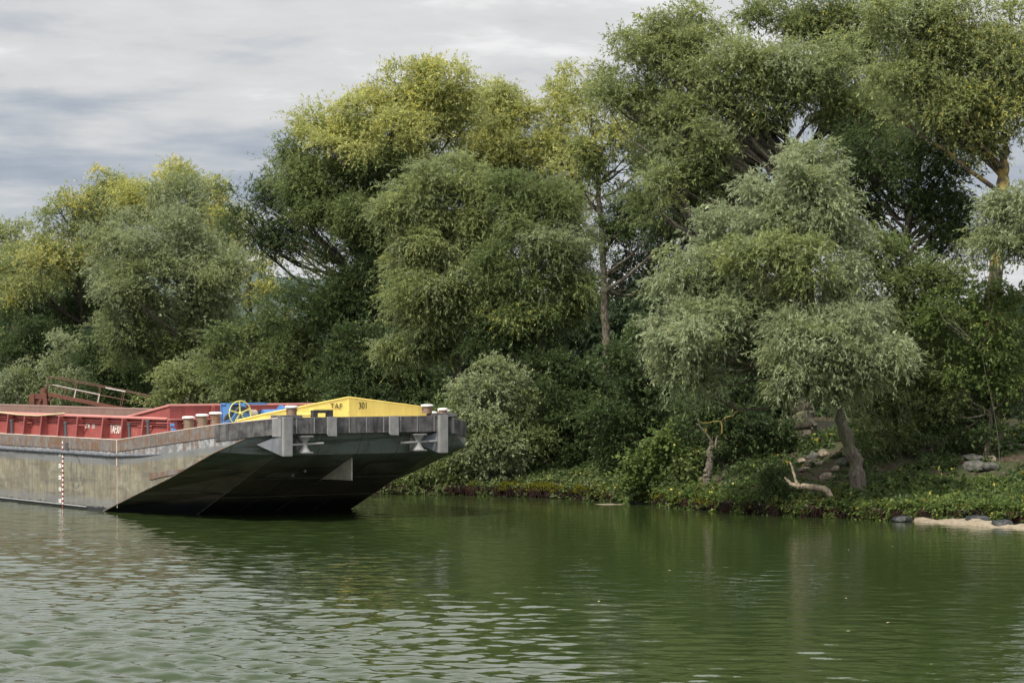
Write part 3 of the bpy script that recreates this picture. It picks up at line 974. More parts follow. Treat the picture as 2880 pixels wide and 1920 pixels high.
    for (s0, t0, z0), (s1, t1, z1) in zip(outl[:-1], outl[1:]):
        zb0, zb1 = 3.6, 3.6
        b.hexa([(s0 - .03, t0, zb0), (s0, t0, zb0), (s1, t1, zb1), (s1 - .03, t1, zb1),
                (s0 - .03, t0, z0), (s0, t0, z0), (s1, t1, z1), (s1 - .03, t1, z1)])
    sh = b.build('bow_shield', MAT['yellow'], root)
    b = MB(); b.tube([(s, t, z + .015) for s, t, z in outl], 0.028, 8); b.build('top_rail', MAT['yellow'], sh, smooth=True)
    b = MB(); b.box(10.19, 10.22, 5.675, 5.725, 4.2, 4.7); b.build('centre_rib', MAT['yellow'], sh)
    xa = Vector((10.2 - 9.65, 5.7 - 2.3, 0)).normalized(); xb = Vector((9.65 - 10.2, BW - 2.1 - 5.7, 0)).normalized()
    pa = Vector((10.2, 5.7, 0)); nf = Vector((0.012, 0, 0))
    text('TAF', 'lettering', sh, pa - xa * 0.78 + nf * 1.6 + Vector((0, 0, 4.32)), xa, 0.31, MAT['letter_k'], sx=0.95)
    text('301', 'lettering', sh, pa + xb * 0.50 + nf * 1.6 + Vector((0, 0, 4.31)), xb, 0.37, MAT['letter_k'], sx=0.85)
    # towing eye frame in front of the shield
    b = MB()
    for (t0, t1, z0, z1) in ((3.60, 3.80, 3.97, 4.30), (4.26, 4.48, 3.97, 4.30), (3.8, 4.26, 4.18, 4.30)):
        b.box(10.85, 11.10, t0, t1, z0, z1)
    b.build('fairlead_frame', MAT['black'], root, bevel=0.015)
    b = MB(); b.box(10.8, 11.12, 3.58, 4.50, 4.30, 4.36); b.tube([(10.75, 2.95, 4.12), (10.85, 3.6, 4.12)], 0.06, 8)
    b.build('fairlead_top', MAT['yellow'], root)

    # --- hold walls
    def coaming(T, sg):
        b = MB()
        y0, y1 = sorted((T(0.9), T(0.95)))
        b.box(AFT + 1, -20, y0, y1, ZD - .01, 3.86); b.box(-20, 4.2, y0, y1, ZD - .01, 3.86)
        co = b.build('side_coaming', MAT['red'] if sg > 0 else MAT['inner'], root)
        if sg < 0: co['label'] = 'brown rusty inner wall of the far side of the hold'
        b = MB(); b.tube([(AFT + 1, T(0.84), 3.88), (-20, T(0.84), 3.88), (4.2, T(0.84), 3.88)], 0.055, 8)
        y0, y1 = sorted((T(0.74), T(0.96)))
        b.box(AFT + 1, 4.2, y0, y1, 3.84, 3.872)
        b.build('top_rail', MAT['red_top'] if sg > 0 else MAT['inner'], co, smooth=False)
        b = MB()
        for z in (3.60, 3.68):
            y0, y1 = sorted((T(0.80), T(0.9)))
            b.box(AFT + 1, 4.2, y0, y1, z, z + .02)
        b.build('stringer', MAT['red'], co)
        if sg > 0:
            ss = [-20.4, -18.6, -16.8, -15.0, -13.1, -11.3, -9.45, -7.6, -5.76, -3.87, -1.35, 0.53, 2.42]
            for s in ss:
                b = MB()
                b.prism([(s, 0.50, ZD), (s, 0.9, ZD), (s, 0.9, 3.84), (s, 0.60, 3.84)], (0.03, 0, 0))
                b.prism([(s - .05, 0.49, ZD), (s + .07, 0.49, ZD), (s + .07, 0.59, 3.84), (s - .05, 0.59, 3.84)], (0, 0.025, 0))
                b.build('stiffener', MAT['red'], co)
            text('TAF301', 'lettering', co, (-1.24, 0.885, 3.20), (1, 0, 0), 0.50, MAT['letter_w'], sx=0.66, bold=0.006)
            text('L79M', 'lettering', co, (-3.72, 0.885, 3.36), (1, 0, 0), 0.27, MAT['letter_w'], sx=0.74, bold=0.004)
            text('l.11', 'lettering', co, (-3.02, 0.885, 3.36), (1, 0, 0), 0.27, MAT['letter_w'], sx=0.8, bold=0.004)
            b = MB(); b.tube([(-14, 0.8, 3.94), (-10.2, 0.62, 3.83), (-8.0, 0.6, 3.82), (-5.6, 0.8, 3.96)], 0.035, 7)
            o = b.build('loose_pipe', MAT['cream'], co, smooth=True)
    MAT['cream'] = weathered('cream_pipe', (0.52, 0.42, 0.25), (0.40, 0.30, 0.18), streak=False)
    both(coaming)
    b = MB()
    b.box(4.2, 4.25, 0.9, BW - 0.9, 3.0, 4.40)
    b.prism([(0.43, 0.9, 3.86), (4.2, 0.9, 3.86), (4.2, 0.9, 4.40)], (0, 0.05, 0))
    b.prism([(0.43, BW - .9, 3.86), (4.2, BW - .9, 3.86), (4.2, BW - .9, 4.40)], (0, -0.05, 0))
    ec = b.build('end_coaming', MAT['red'], root)
    b = MB()
    b.tube([(0.43, 0.86, 3.90), (4.25, 0.86, 4.42), (4.25, BW - .86, 4.42), (0.43, BW - .86, 3.90)], 0.05, 8)
    b.box(4.25, 4.52, 0.8, BW - .8, 3.84, 3.88)
    b.build('top_rail', MAT['red_top'], ec)
    for t in (2.75, 6.1, 9.2):
        b = MB(); b.prism([(4.25, t, 3.88), (4.40, t, 3.95), (4.40, t, 4.36), (4.25, t, 4.40)], (0, 0.12, 0)); b.box(4.25, 4.46, t - .06, t + .18, 3.96, 4.0)
        b.build('stiffener', MAT['red'], ec)
    for t in np.arange(1.5, BW - 1, 1.3):
        b = MB(); b.prism([(4.25, t, 3.2), (4.62, t, 3.25), (4.50, t, 3.84), (4.25, t, 3.84)], (0, 0.04, 0)); b.build('stiffener', MAT['red'], ec)
    # corner cabinet with valves
    b = MB(); b.box(4.3, 4.42, 0.75, 1.15, 3.05, 3.84); b.tube([(4.6, 0.8, 3.3), (4.6, 0.8, 3.6)], .05, 8); b.build('valve_post', MAT['red'], root)
    b = MB(); b.tube([(4.75, 0.72, 3.62), (4.9, 0.72, 3.66)], .07, 8); b.tube([(4.85, 0.72, 3.44), (5.0, 0.72, 3.46)], .08, 8); b.build('valve', MAT['blue'], root)

    # --- vent pipes
    for s in (-9.9, -4.15, 2.05, 3.75, -16.0):
        z = sheer(s)
        b = MB(); b.tube([(s, 0.2, z - .02), (s - .06, 0.2, z + .62)], 0.065, 10)
        o = b.build('vent_pipe', MAT['pipe'], root, smooth=True)
        b = MB(); b.tube([(s - .06, 0.2, z + .56), (s - .07, 0.2, z + .66)], 0.085, 10); b.build('cap', MAT['pipe'], o, smooth=True)
        b = MB(); b.tube([(s + .1, 0.5, z + .52), (s + .75, 0.85, z + .52)], 0.03, 6); b.build('stay', MAT['red'], o)

    # --- winch
    wi = MB()
    wi.box(6.55, 7.2, 2.7, 2.78, 3.5, 4.52); wi.box(6.55, 7.2, 2.05, 2.12, 3.5, 4.50)
    wi.box(6.55, 6.62, 2.05, 4.9, 3.5, 4.2); wi.box(6.5, 6.9, 2.0, 3.9, 4.46, 4.53)
    wi.box(6.5, 6.56, 2.0, 2.75, 3.5, 4.53)
    wo = wi.build('winch', MAT['blue'], root)
    b = MB()
    gp = [(7.72, 1.55, 3.5), (8.0, 1.85, 3.95), (8.05, 2.15, 4.22), (8.05, 2.5, 4.25), (8.0, 2.75, 4.12), (7.9, 3.05, 3.9), (7.7, 3.2, 3.5)]
    b.prism([(7.85, 1.30, 3.52), (7.85, 1.35, 3.78), (7.85, 1.72, 3.93), (7.85, 1.95, 4.18), (7.85, 2.25, 4.22), (7.85, 2.60, 4.08), (7.85, 2.95, 3.86), (7.85, 3.0, 3.52)], (0.10, 0, 0))
    b.lathe((7.6, 2.4, 3.55), [(0.2, 0), (0.2, 0.2)], 12)
    b.build('gear_cover', MAT['blue'], wo, bevel=0.01)
    b = MB(); b.tube([(7.72, 1.78, 3.86), (7.84, 1.78, 3.86)], 0.30, 20); b.build('gear', MAT['black'], wo)
    b = MB(); b.tube([(7.3, 2.45, 4.1), (7.5, 2.45, 4.1)], 0.30, 16); b.tube([(7.1, 2.3, 3.9), (7.6, 2.3, 3.9)], 0.12, 12); b.build('gear_train', MAT['black'], wo, smooth=True)
    b = MB(); b.box(7.0, 7.25, 2.15, 2.65, 3.95, 4.40); b.build('dark_opening', MAT['black'], wo)  # black block painting the shade of the opening under the hood
    for t in (1.55, 1.95, 2.3, 2.7):
        b = MB(); b.tube([(7.94, t, 3.74), (7.98, t, 3.74)], 0.035, 8); b.build('bolt', MAT['steel'], wo, smooth=True)
    b = MB(); b.tube([(7.0, 2.2, 4.05), (7.0, 3.3, 4.05)], 0.22, 16); b.build('rope_drum', MAT['rope'], wo, smooth=True)
    wh = MB(); cx, ct, cz, rr = 8.02, 2.06, 4.15, 0.48
    ring = [(cx, ct + rr * math.cos(a), cz + rr * math.sin(a)) for a in np.linspace(0, 2 * math.pi, 37)]
    wh.tube(ring, 0.022, 8, cap=False)
    for k in range(5):
        a = 2 * math.pi * (k / 5 + 0.06)
        wh.bar((cx, ct, cz), (cx, ct + rr * math.cos(a), cz + rr * math.sin(a)), 0.05, 0.03, up=(1, 0, 0))
    wh.tube([(cx - .06, ct, cz), (cx + .16, ct, cz)], 0.06, 12)
    wh.build('hand_wheel', MAT['yellow_w'], wo, smooth=True)
    # second drum to the right
    b = MB(); b.tube([(6.9, 3.65, 4.02), (6.9, 4.5, 4.02)], 0.25, 18); b.tube([(6.9, 4.5, 4.02), (6.9, 4.55, 4.02)], 0.42, 18)
    b.build('brake_drum', MAT['blue'], wo, smooth=True)
    b = MB(); b.tube([(6.9, 4.72, 3.98), (6.9, 5.3, 3.98)], 0.22, 16); b.build('rope_drum', MAT['rope'], wo, smooth=True)
    b = MB()
    for t in (5.35, 5.65):
        b.tube([(6.9, t, 3.98), (6.9, t + .05, 3.98)], 0.29, 18)
    b.build('drum_flange', MAT['steel'], wo, smooth=True)
    b = MB(); b.tube([(6.9, 4.95, 4.15), (6.9, 4.8, 4.42)], 0.025, 6); b.build('lever', MAT['yellow_w'], wo)

    # --- rollers under the belt and the bow bracket
    for t, dt in ((3.0, 1), (8.15, -1)):
        b = MB()
        pts = [(0.26, -0.30), (0.12, -0.10), (0.12, 0.10), (0.26, 0.30)]
        b.lathe((11.45, t, 2.99), pts, 14)
        for zz in (-0.32, 0.30):
            b.box(11.2, 11.7, t - .25, t + .25, 2.99 + zz, 2.99 + zz + .04)
        b.box(11.1, 11.2, t - .2, t + .2, 2.75, 3.4)
        o = b.build('fairlead_roller', MAT['pad'], root, smooth=True)
        b = MB(); b.tube([(11.5, t - 0.85, 2.98), (11.5, t + 0.8, 3.03)], 0.045, 8); b.build('spindle', MAT['pad'], o, smooth=True)
    b = MB(); b.prism([(10.45, 5.68, 1.52), (10.45, 5.68, 2.44), (9.6, 5.68, 2.08), (7.9, 5.68, 1.40), (8.15, 5.68, 1.48)], (0, 0.05, 0))
    b.build('bow_bracket', MAT['rake_plate'], root)

    # --- draught scale
    sc = MB()
    z = 0.0; k = 0
    while z < 2.72:
        sc.box(-4.06, -3.96, -0.035, -0.002, z, z + 0.1, k % 2); z += 0.1; k += 1
    so = sc.build('draught_scale', [MAT['mark_red'], MAT['letter_w']], root)
    for i, tx in enumerate(('300', '250', '200', '150', '100')):
        text(tx, 'figure', so, (-4.18, -0.012, 2.16 - 0.5 * i), (1, 0, 0), 0.23, MAT['white'], align='RIGHT', sx=0.8, bold=0.006)
    return root


MAT['seam'] = weathered('weld_seam_paint', (0.13, 0.12, 0.10), (0.05, 0.047, 0.04), None, dark_amt=0.8)
MAT['bracket'] = weathered('bracket_slate', (0.17, 0.18, 0.20), (0.09, 0.095, 0.11), None, dark_amt=0.7)
MAT['yellow_w'] = weathered('yellow_wheel', (0.60, 0.57, 0.16), (0.42, 0.40, 0.16), streak=False)
MAT['steel'] = weathered('bare_steel', (0.36, 0.40, 0.46), (0.22, 0.24, 0.27), streak=False)
build_barge()


# ------------------------------------------------------------------ rusty gangway on its mooring post
def build_gangway():
    Y = 146.0
    root = empty('gangway', (P(112, 1140, Y).x, Y, -0.5))
    tag(root, 'rusty brown gangway with pipe railings hinged on a post beyond the barge', 'gangway')
    ox, oz = root.location.x, root.location.z

    def q(px, py, dy=0.0):
        p = P(px, py, Y); return (p.x - ox, dy, p.z - oz)
    k = Y / F
    b = MB()
    x0 = q(86, 1107); x1 = q(101, 1107)
    b.box(x0[0], x1[0], -.45, .45, -0.8, x0[2]); b.box(q(124, 1)[0], q(137, 1)[0], -.45, .45, -0.8, q(1, 1120)[2])
    b.box(q(101, 1)[0], q(124, 1)[0], -.30, .40, -0.8, q(1, 1118)[2])
    b.build('post', MAT['rust'], root, bevel=0.02)
    b = MB(); c = q(125, 1120)
    b.lathe(c, [(0.19, 0), (0.19, 0.40), (0.20, 0.40), (0.20, 0.62)], 18); b.build('hinge_post', MAT['rust'], root, smooth=True)
    b = MB()
    b.hexa([q(98, 1120, -.4), q(134, 1122, -.4), q(134, 1122, .4), q(98, 1120, .4), q(98, 1107, -.4), q(134, 1107, -.4), q(134, 1107, .4), q(98, 1107, .4)])
    b.prism([q(110, 1142, -.42), q(122, 1122, -.42), q(113, 1122, -.42)], (0, .03, 0))
    b.prism([q(136, 1120, -.3), q(155, 1113, -.3), q(137, 1132, -.3)], (0, .03, 0))
    b.build('bracket', MAT['rust'], root)
    for dy, nm in ((-0.45, 0), (0.45, 1)):
        b = MB()
        a, e = q(140, 1109, dy), q(470, 1175, dy)
        b.bar(a, e, 0.12, 0.18)
        b.build('side_beam', MAT['rust'], root)
    b = MB(); a, e = q(140, 1107), q(470, 1173); b.bar(a, e, 0.85, 0.03); b.build('walkway', MAT['rust'], root)
    # railings
    def rail(dy, tp, mid, posts, white):
        b = MB(); b.tube([q(*tp[0], dy), q(*tp[1], dy)], 0.025, 7); o = b.build('railing', MAT['rail'], root, smooth=True)
        c = MB(); c.tube([q(*mid[0], dy), q(*mid[1], dy)], 0.021, 7); c.build('mid_rail', MAT['rail'], o, smooth=True)
        if white:
            c = MB(); c.tube([q(152, 1081.5, dy - .01), q(284, 1109, dy - .01)], 0.026, 7); c.tube([q(218, 1095, dy - .01), q(213, 1118, dy - .01)], .036, 7)
            c.tube([q(284, 1109, dy - .01), q(279, 1132, dy - .01)], .036, 7); c.tube([q(300, 1090, dy - .01), q(356, 1101, dy - .01)], .04, 7)
            c.build('white_rail', MAT['rail_white'], o, smooth=True)
        for i, (pt, pb) in enumerate(posts):
            c = MB(); c.tube([q(*pt, dy), q(*pb, dy)], 0.020, 7); c.build('rail_post', MAT['rail'], o, smooth=True)
    rail(-0.45, ((140, 1059), (448, 1119)), ((150, 1082), (442, 1141)),
         [((141, 1060), (134, 1096)), ((222, 1074), (214, 1119)), ((288, 1088), (279, 1132)), ((355, 1101), (345, 1146)), ((419, 1114), (410, 1158))], True)
    rail(0.45, ((155, 1058), (420, 1112)), ((150, 1088), (410, 1136)),
         [((184, 1073), (177, 1110)), ((210, 1071), (203, 1116)), ((278, 1085), (269, 1130)), ((343, 1100), (334, 1144)), ((407, 1110), (400, 1150))], False)
    b = MB(); b.tube([q(152, 1062, -.45), q(184, 1073, .45), q(177, 1110, .45)], 0.03, 7); b.tube([q(131, 1084, -.45), q(150, 1082, -.45)], 0.03, 7)
    b.build('end_rail', MAT['rail'], root, smooth=True)


build_gangway()

# ------------------------------------------------------------------ vegetation
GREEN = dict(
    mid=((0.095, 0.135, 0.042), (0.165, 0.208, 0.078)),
    dark=((0.045, 0.076, 0.022), (0.088, 0.126, 0.040)),  # also puts the shade of understory and crown undersides into leaf colour
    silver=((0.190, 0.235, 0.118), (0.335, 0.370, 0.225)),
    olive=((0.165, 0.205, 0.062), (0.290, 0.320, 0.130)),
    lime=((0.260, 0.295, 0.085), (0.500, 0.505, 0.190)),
    deep=((0.034, 0.060, 0.026), (0.060, 0.095, 0.045)),  # shade of the dense wood put into the leaf colour
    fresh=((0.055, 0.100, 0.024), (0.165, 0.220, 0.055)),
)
YEL = np.array([(0.66, 0.60, 0.12), (0.55, 0.54, 0.14), (0.62, 0.47, 0.06), (0.60, 0.56, 0.15), (0.66, 0.62, 0.16)])


def unit(a):
    return a / np.maximum(np.linalg.norm(a, axis=-1, keepdims=True), 1e-6)


def leaves(rng, cpos, cout, crad, nspray, nleaf, L, W, droop, pal, yel, up=0.25, hang=0.35, spread=0.5, jit=0.5, tone=None, scat=None, alt=None, amix=None):
    """leaf quads on sprays growing out of clump centres. returns (n,4,3), colours (n,3)."""
    nc = len(cpos)
    rep = nspray
    o = np.repeat(cpos, rep, 0) + rng.normal(0, 1, (nc * rep, 3)) * (np.repeat(crad, rep)[:, None] * 0.38 if scat is None else scat)
    d = unit(np.repeat(cout, rep, 0) * 0.75 + rng.normal(0, spread, (nc * rep, 3)) + np.array([0, 0, up]))
    ln = np.repeat(crad, rep) * rng.uniform(0.7, 1.5, nc * rep)
    t = rng.uniform(0.08, 1.0, (nc * rep, nleaf))
    p = o[:, None, :] + d[:, None, :] * (ln[:, None] * t)[..., None]
    p[..., 2] -= droop * ln[:, None] * t * t
    tang = d[:, None, :] + np.stack([0 * t, 0 * t, -2 * droop * t], -1)
    ax = unit(unit(tang) * 0.8 + rng.normal(0, jit, t.shape + (3,)) + np.array([0, 0, -hang]))
    p = p.reshape(-1, 3); ax = ax.reshape(-1, 3)
    n = len(p)
    sd = unit(np.cross(ax, unit(rng.normal(0, 0.7, (n, 3)) + np.array([0, 0, 1.0]))))
    l = (L * rng.uniform(0.5, 1.4, n))[:, None]; w = (W * rng.uniform(0.7, 1.3, n))[:, None]
    nr = np.cross(ax, sd)
    q = np.stack([p, p + ax * l * 0.42 + sd * w * 0.5, p + ax * l - nr * l * 0.12, p + ax * l * 0.42 - sd * w * 0.5], 1)
    a, b = np.array(pal[0]), np.array(pal[1])
    cl = np.repeat(np.repeat(rng.uniform(0, 1, nc) if tone is None else tone, rep), nleaf)
    k = np.clip(cl * 0.55 + rng.uniform(0, 1, n) * 0.55, 0, 1)[:, None]
    col = a + (b - a) * k
    if alt is not None:
        mm = np.repeat(amix, nleaf)[:, None]
        col = col * (1 - mm) + (alt[0] + (alt[1] - alt[0]) * k) * mm
    col = col * rng.uniform(0.82, 1.15, (n, 1))
    ycl = np.repeat(np.repeat(yel, rep), nleaf)
    m = rng.uniform(0, 1, n) < ycl
    col[m] = YEL[rng.integers(0, len(YEL), m.sum())] * rng.uniform(0.7, 1.15, (m.sum(), 1))
    return q, col


def leaf_obj(name, qs, cs, parent=None, m='leaf'):
    q = np.concatenate(qs); c = np.concatenate(cs).astype(np.float32)
    me = fast_mesh(name, q, 4)
    at = me.attributes.new('leafcol', 'FLOAT_VECTOR', 'FACE')
    at.data.foreach_set('vector', c.ravel())
    o = link(name, me, MAT[m], parent)
    return o


LEAFCOUNT = [0]


def lobes_to_leaves(rng, lobes, Y, prm):
    """lobes: (px, py, rx, ry, dY, yellow[, palette]) in photo pixels at the tree's distance."""
    qs, cs, clumps = [], [], []
    full = []
    for lb in lobes:                      # boughs of all sizes break up each mass of the crown
        px, py, rx, ry, dy, yl = lb[:6]; ex = tuple(lb[6:])
        full.append((px, py, rx * .9, ry * .9, dy, yl) + ex)
        if min(rx, ry) < 30: continue
        for _ in range(3):
            a = rng.uniform(-0.5, 3.64); g = rng.uniform(.75, 1.18); m = rng.uniform(.22, .48); st = rng.uniform(.75, 1.5)
            full.append((px + math.cos(a) * rx * g, py - math.sin(a) * ry * g, rx * m, min(ry * m * st, ry * .6), dy + rng.uniform(-1.0, .6), min(yl * rng.uniform(.5, 1.5), .6)) + ex)
    for n_lb, lb in enumerate(full):
        px, py, rx, ry, dy, yl = lb[:6]
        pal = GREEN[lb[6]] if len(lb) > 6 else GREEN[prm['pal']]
        Yl = Y + dy
        k = Yl / F
        c = np.array(P(px, py, Yl)); rad = np.array([rx * k, 0.5 * (rx + ry) * k * prm.get('depth', 0.85), ry * k])
        rp = prm['rp'] * min(1.0, 0.30 + 0.40 * float(rad.min()))
        area = 4 * math.pi * ((rad[0] * rad[1]) ** 1.6 / 3 + (rad[0] * rad[2]) ** 1.6 / 3 + (rad[1] * rad[2]) ** 1.6 / 3) ** (1 / 1.6)
        npf = max(4, int(prm['k'] * 0.92 * area / (math.pi * rp * rp)))
        u = unit(rng.normal(0, 1, (npf * 2, 3)))
        keep = rng.uniform(0, 1, npf * 2) < np.where(u[:, 1] > 0.3, 0.45, 1.0) * np.where(u[:, 2] < -0.5, 0.7, 1.0)
        u = u[keep][:npf]; npf = len(u)
        f = np.clip(rng.normal(0.80, prm.get('fs', 0.26), npf), 0.15, 1.20)
        pc = c + u * rad * f[:, None]
        prad = rp * np.exp(rng.normal(-0.05, 0.36, npf))
        pye = np.clip(yl * (0.35 + 1.6 * (rng.uniform(0, 1, npf) < yl)), 0, 0.95) if yl > 0 else np.zeros(npf)
        ptone = np.clip(rng.normal(0.5, 0.34, npf), 0, 1)
        alt = np.array(GREEN[ALT[lb[6] if len(lb) > 6 else prm['pal']]])
        pmix = np.where(rng.uniform(0, 1, npf) < .35, rng.uniform(0.3, 1.0, npf), rng.uniform(0, .15, npf))
        per = np.maximum(8, (prm['ns'] * (prad / prm['rp']) ** 2).astype(int))
        idx = np.repeat(np.arange(npf), per)
        st = pc[idx] + rng.normal(0, 1, (len(idx), 3)) * (prad[idx] * 0.35)[:, None] * np.array([1, 1, 0.60])
        w = unit((st - c) / rad * 0.8 + (st - pc[idx]) / prad[idx][:, None] * 0.5 + rng.normal(0, 0.25, st.shape))
        slen = prm['S'] * rng.uniform(0.35, 1.0, len(idx)) * np.where(rng.uniform(0, 1, len(idx)) < .12, 1.7, 1.0)
        q, col = leaves(rng, st, w, slen, 1, prm['nl'], prm['L'], prm['W'], prm['droop'], pal, pye[idx] * rng.uniform(0.5, 1.3, len(idx)), prm.get('up', 0.25), prm.get('hang', 0.35),
                        tone=np.clip(ptone[idx] + rng.normal(0, .18, len(idx)), 0, 1), scat=0.05, alt=alt, amix=pmix[idx])
        qs.append(q); cs.append(col)
        cp = pc
        # sparse larger leaves inside
        ni = max(4, int(len(idx) * prm.get('inner', 0.09)))
        ui = unit(rng.normal(0, 1, (ni, 3))); ci = c + ui * rad * rng.uniform(0.1, 0.7, ni)[:, None]
        q, col = leaves(rng, ci, ui, np.full(ni, .6), 3, 7, prm['L'] * 1.35, prm['W'] * 1.9, prm['droop'], pal, np.zeros(ni))
        qs.append(q); cs.append(col)
        if min(rx, ry) > 24 or n_lb % 4 == 0: clumps.append((c, rad, cp))
        LEAFCOUNT[0] += len(qs[-1]) + len(qs[-2])
    return qs, cs, clumps


def curve_pts(a, b, rng, n=6, sag=0.0, wig=0.06):
    a, b = np.array(a, float), np.array(b, float)
    L = np.linalg.norm(b - a)
    o = []
    off = rng.normal(0, 1, 3) * L * wig
    for i in range(n):
        t = i / (n - 1)
        p = a + (b - a) * t + off * math.sin(math.pi * t) + np.array([0, 0, -sag * L * math.sin(math.pi * t)])
        if 0 < i < n - 1: p = p + rng.normal(0, 1, 3) * L * 0.012
        o.append(p)
    return o


ALT = dict(mid='olive', dark='deep', silver='olive', olive='silver', lime='olive', deep='dark', fresh='mid')
STY = dict(
    willow=dict(rp=1.30, k=1.0, ns=112, nl=13, S=0.80, L=0.165, W=0.044, droop=0.30, up=0.42, hang=0.22),
    front=dict(rp=1.10, k=1.05, ns=104, nl=14, S=0.78, fs=0.24, L=0.170, W=0.040, droop=0.45, up=0.36, hang=0.36),
    airy=dict(rp=1.05, k=0.72, ns=62, nl=11, S=0.60, L=0.155, W=0.046, droop=0.40, up=0.30, hang=0.30, inner=0.02),
    shrub=dict(rp=0.95, k=1.0, ns=66, nl=12, S=0.48, L=0.130, W=0.050, droop=0.35, up=0.35, hang=0.20),
    broad=dict(rp=0.42, k=1.0, ns=24, nl=8, S=0.30, L=0.125, W=0.085, droop=0.40, up=0.30, hang=0.25),
)


def tree(name, label, cat, Y, lobes, pal, sty='willow', trunk=None, r0=0.28, bark='bark', seed=0, group=None, base=None, twigs=6, limb_r=0.11, **over):
    rng = np.random.default_rng(seed * 7919 + 13)
    prm = dict(STY[sty]); prm['pal'] = pal; prm.update(over)
    qs, cs, clumps = lobes_to_leaves(rng, lobes, Y, prm)
    cen = np.mean([c for c, _, _ in clumps], 0)
    if trunk is None:
        bx, by = (base if base else (cen[0], Y + 0.5))
        b0 = np.array([bx, by, float(gz(bx, by)) - 0.25])
        top = np.array([cen[0], cen[1], cen[2] + 0.25 * (max(c[2] for c, _, _ in clumps) - cen[2])])
        pts = curve_pts(b0, top, rng, 9, wig=0.05)
        rads = list(np.linspace(r0, r0 * 0.28, 9)); rads[0] *= 1.35
    else:
        raw = [np.array(P(px, py, Y + dy)) for px, py, dy, r in trunk]
        raw[0][2] = float(gz(raw[0][0], raw[0][1])) - 0.2
        rr = [r * Y / F for *_, r in trunk]
        pts, rads = [], []
        for i in range(len(raw) - 1):
            for t in np.linspace(0, 1, 5)[:-1]:
                pts.append(raw[i] + (raw[i + 1] - raw[i]) * t + rng.normal(0, 0.03, 3)); rads.append(rr[i] + (rr[i + 1] - rr[i]) * t)
        pts.append(raw[-1]); rads.append(rr[-1])
    org = np.array(pts[0]) + np.array([0, 0, 0.2])
    root = empty(name, tuple(org))
    tag(root, label, cat, group)
    mb = MB()
    fine, fr = [], []
    for i in range(len(pts) - 1):
        for t in (0, .34, .67):
            fine.append(pts[i] * (1 - t) + pts[i + 1] * t - org); fr.append((rads[i] * (1 - t) + rads[i + 1] * t) * rng.uniform(.92, 1.1))
    fine.append(pts[-1] - org); fr.append(rads[-1])
    fr[0] *= 1.25; fr[1] *= 1.1
    mb.tube(fine, fr, 14)
    nv = np.array(mb.v); nv[:, :2] += 0.10 * rads[0] * np.stack([np.sin(9 * nv[:, 2] + 5 * nv[:, 0]), np.cos(7 * nv[:, 2] + 8 * nv[:, 1])], -1); mb.v = [tuple(p) for p in nv]
    P_ = np.array(pts)
    for c, rad, cp in clumps:
        # limb leaves the trunk below the lobe
        hgt = P_[:, 2]
        want = c[2] - 0.9 * np.linalg.norm(c[:2] - P_[:, :2].mean(0)) * 0.8 - 0.5
        want = max(want, hgt[0] + (0.42 if trunk is None else 0.45) * (hgt[-1] - hgt[0]))
        j = int(np.argmin(np.abs(hgt - want) + 0.15 * np.linalg.norm(P_ - c, axis=1)))
        lp = curve_pts(P_[j], c, rng, 6, sag=0.05, wig=0.08)
        r1 = min(rads[j] * 0.6, limb_r)
        mb.tube([p - org for p in lp], list(np.linspace(r1, r1 * 0.4, 6)), 7, cap=False)
        for i in rng.choice(len(cp), min(twigs, len(cp)), replace=False):
            s = lp[rng.integers(2, 6)]
            tp = curve_pts(s, cp[i], rng, 4, wig=0.08)
            mb.tube([p - org for p in tp], list(np.linspace(r1 * 0.42, 0.012, 4)), 5, cap=False)
    mb.build('trunk', MAT[bark], root, smooth=True)
    qs = [q - org for q in qs]
    leaf_obj('crown', qs, cs, root)
    return root


TG = 'trees along the river bank'
BG = 'bushes along the river bank'


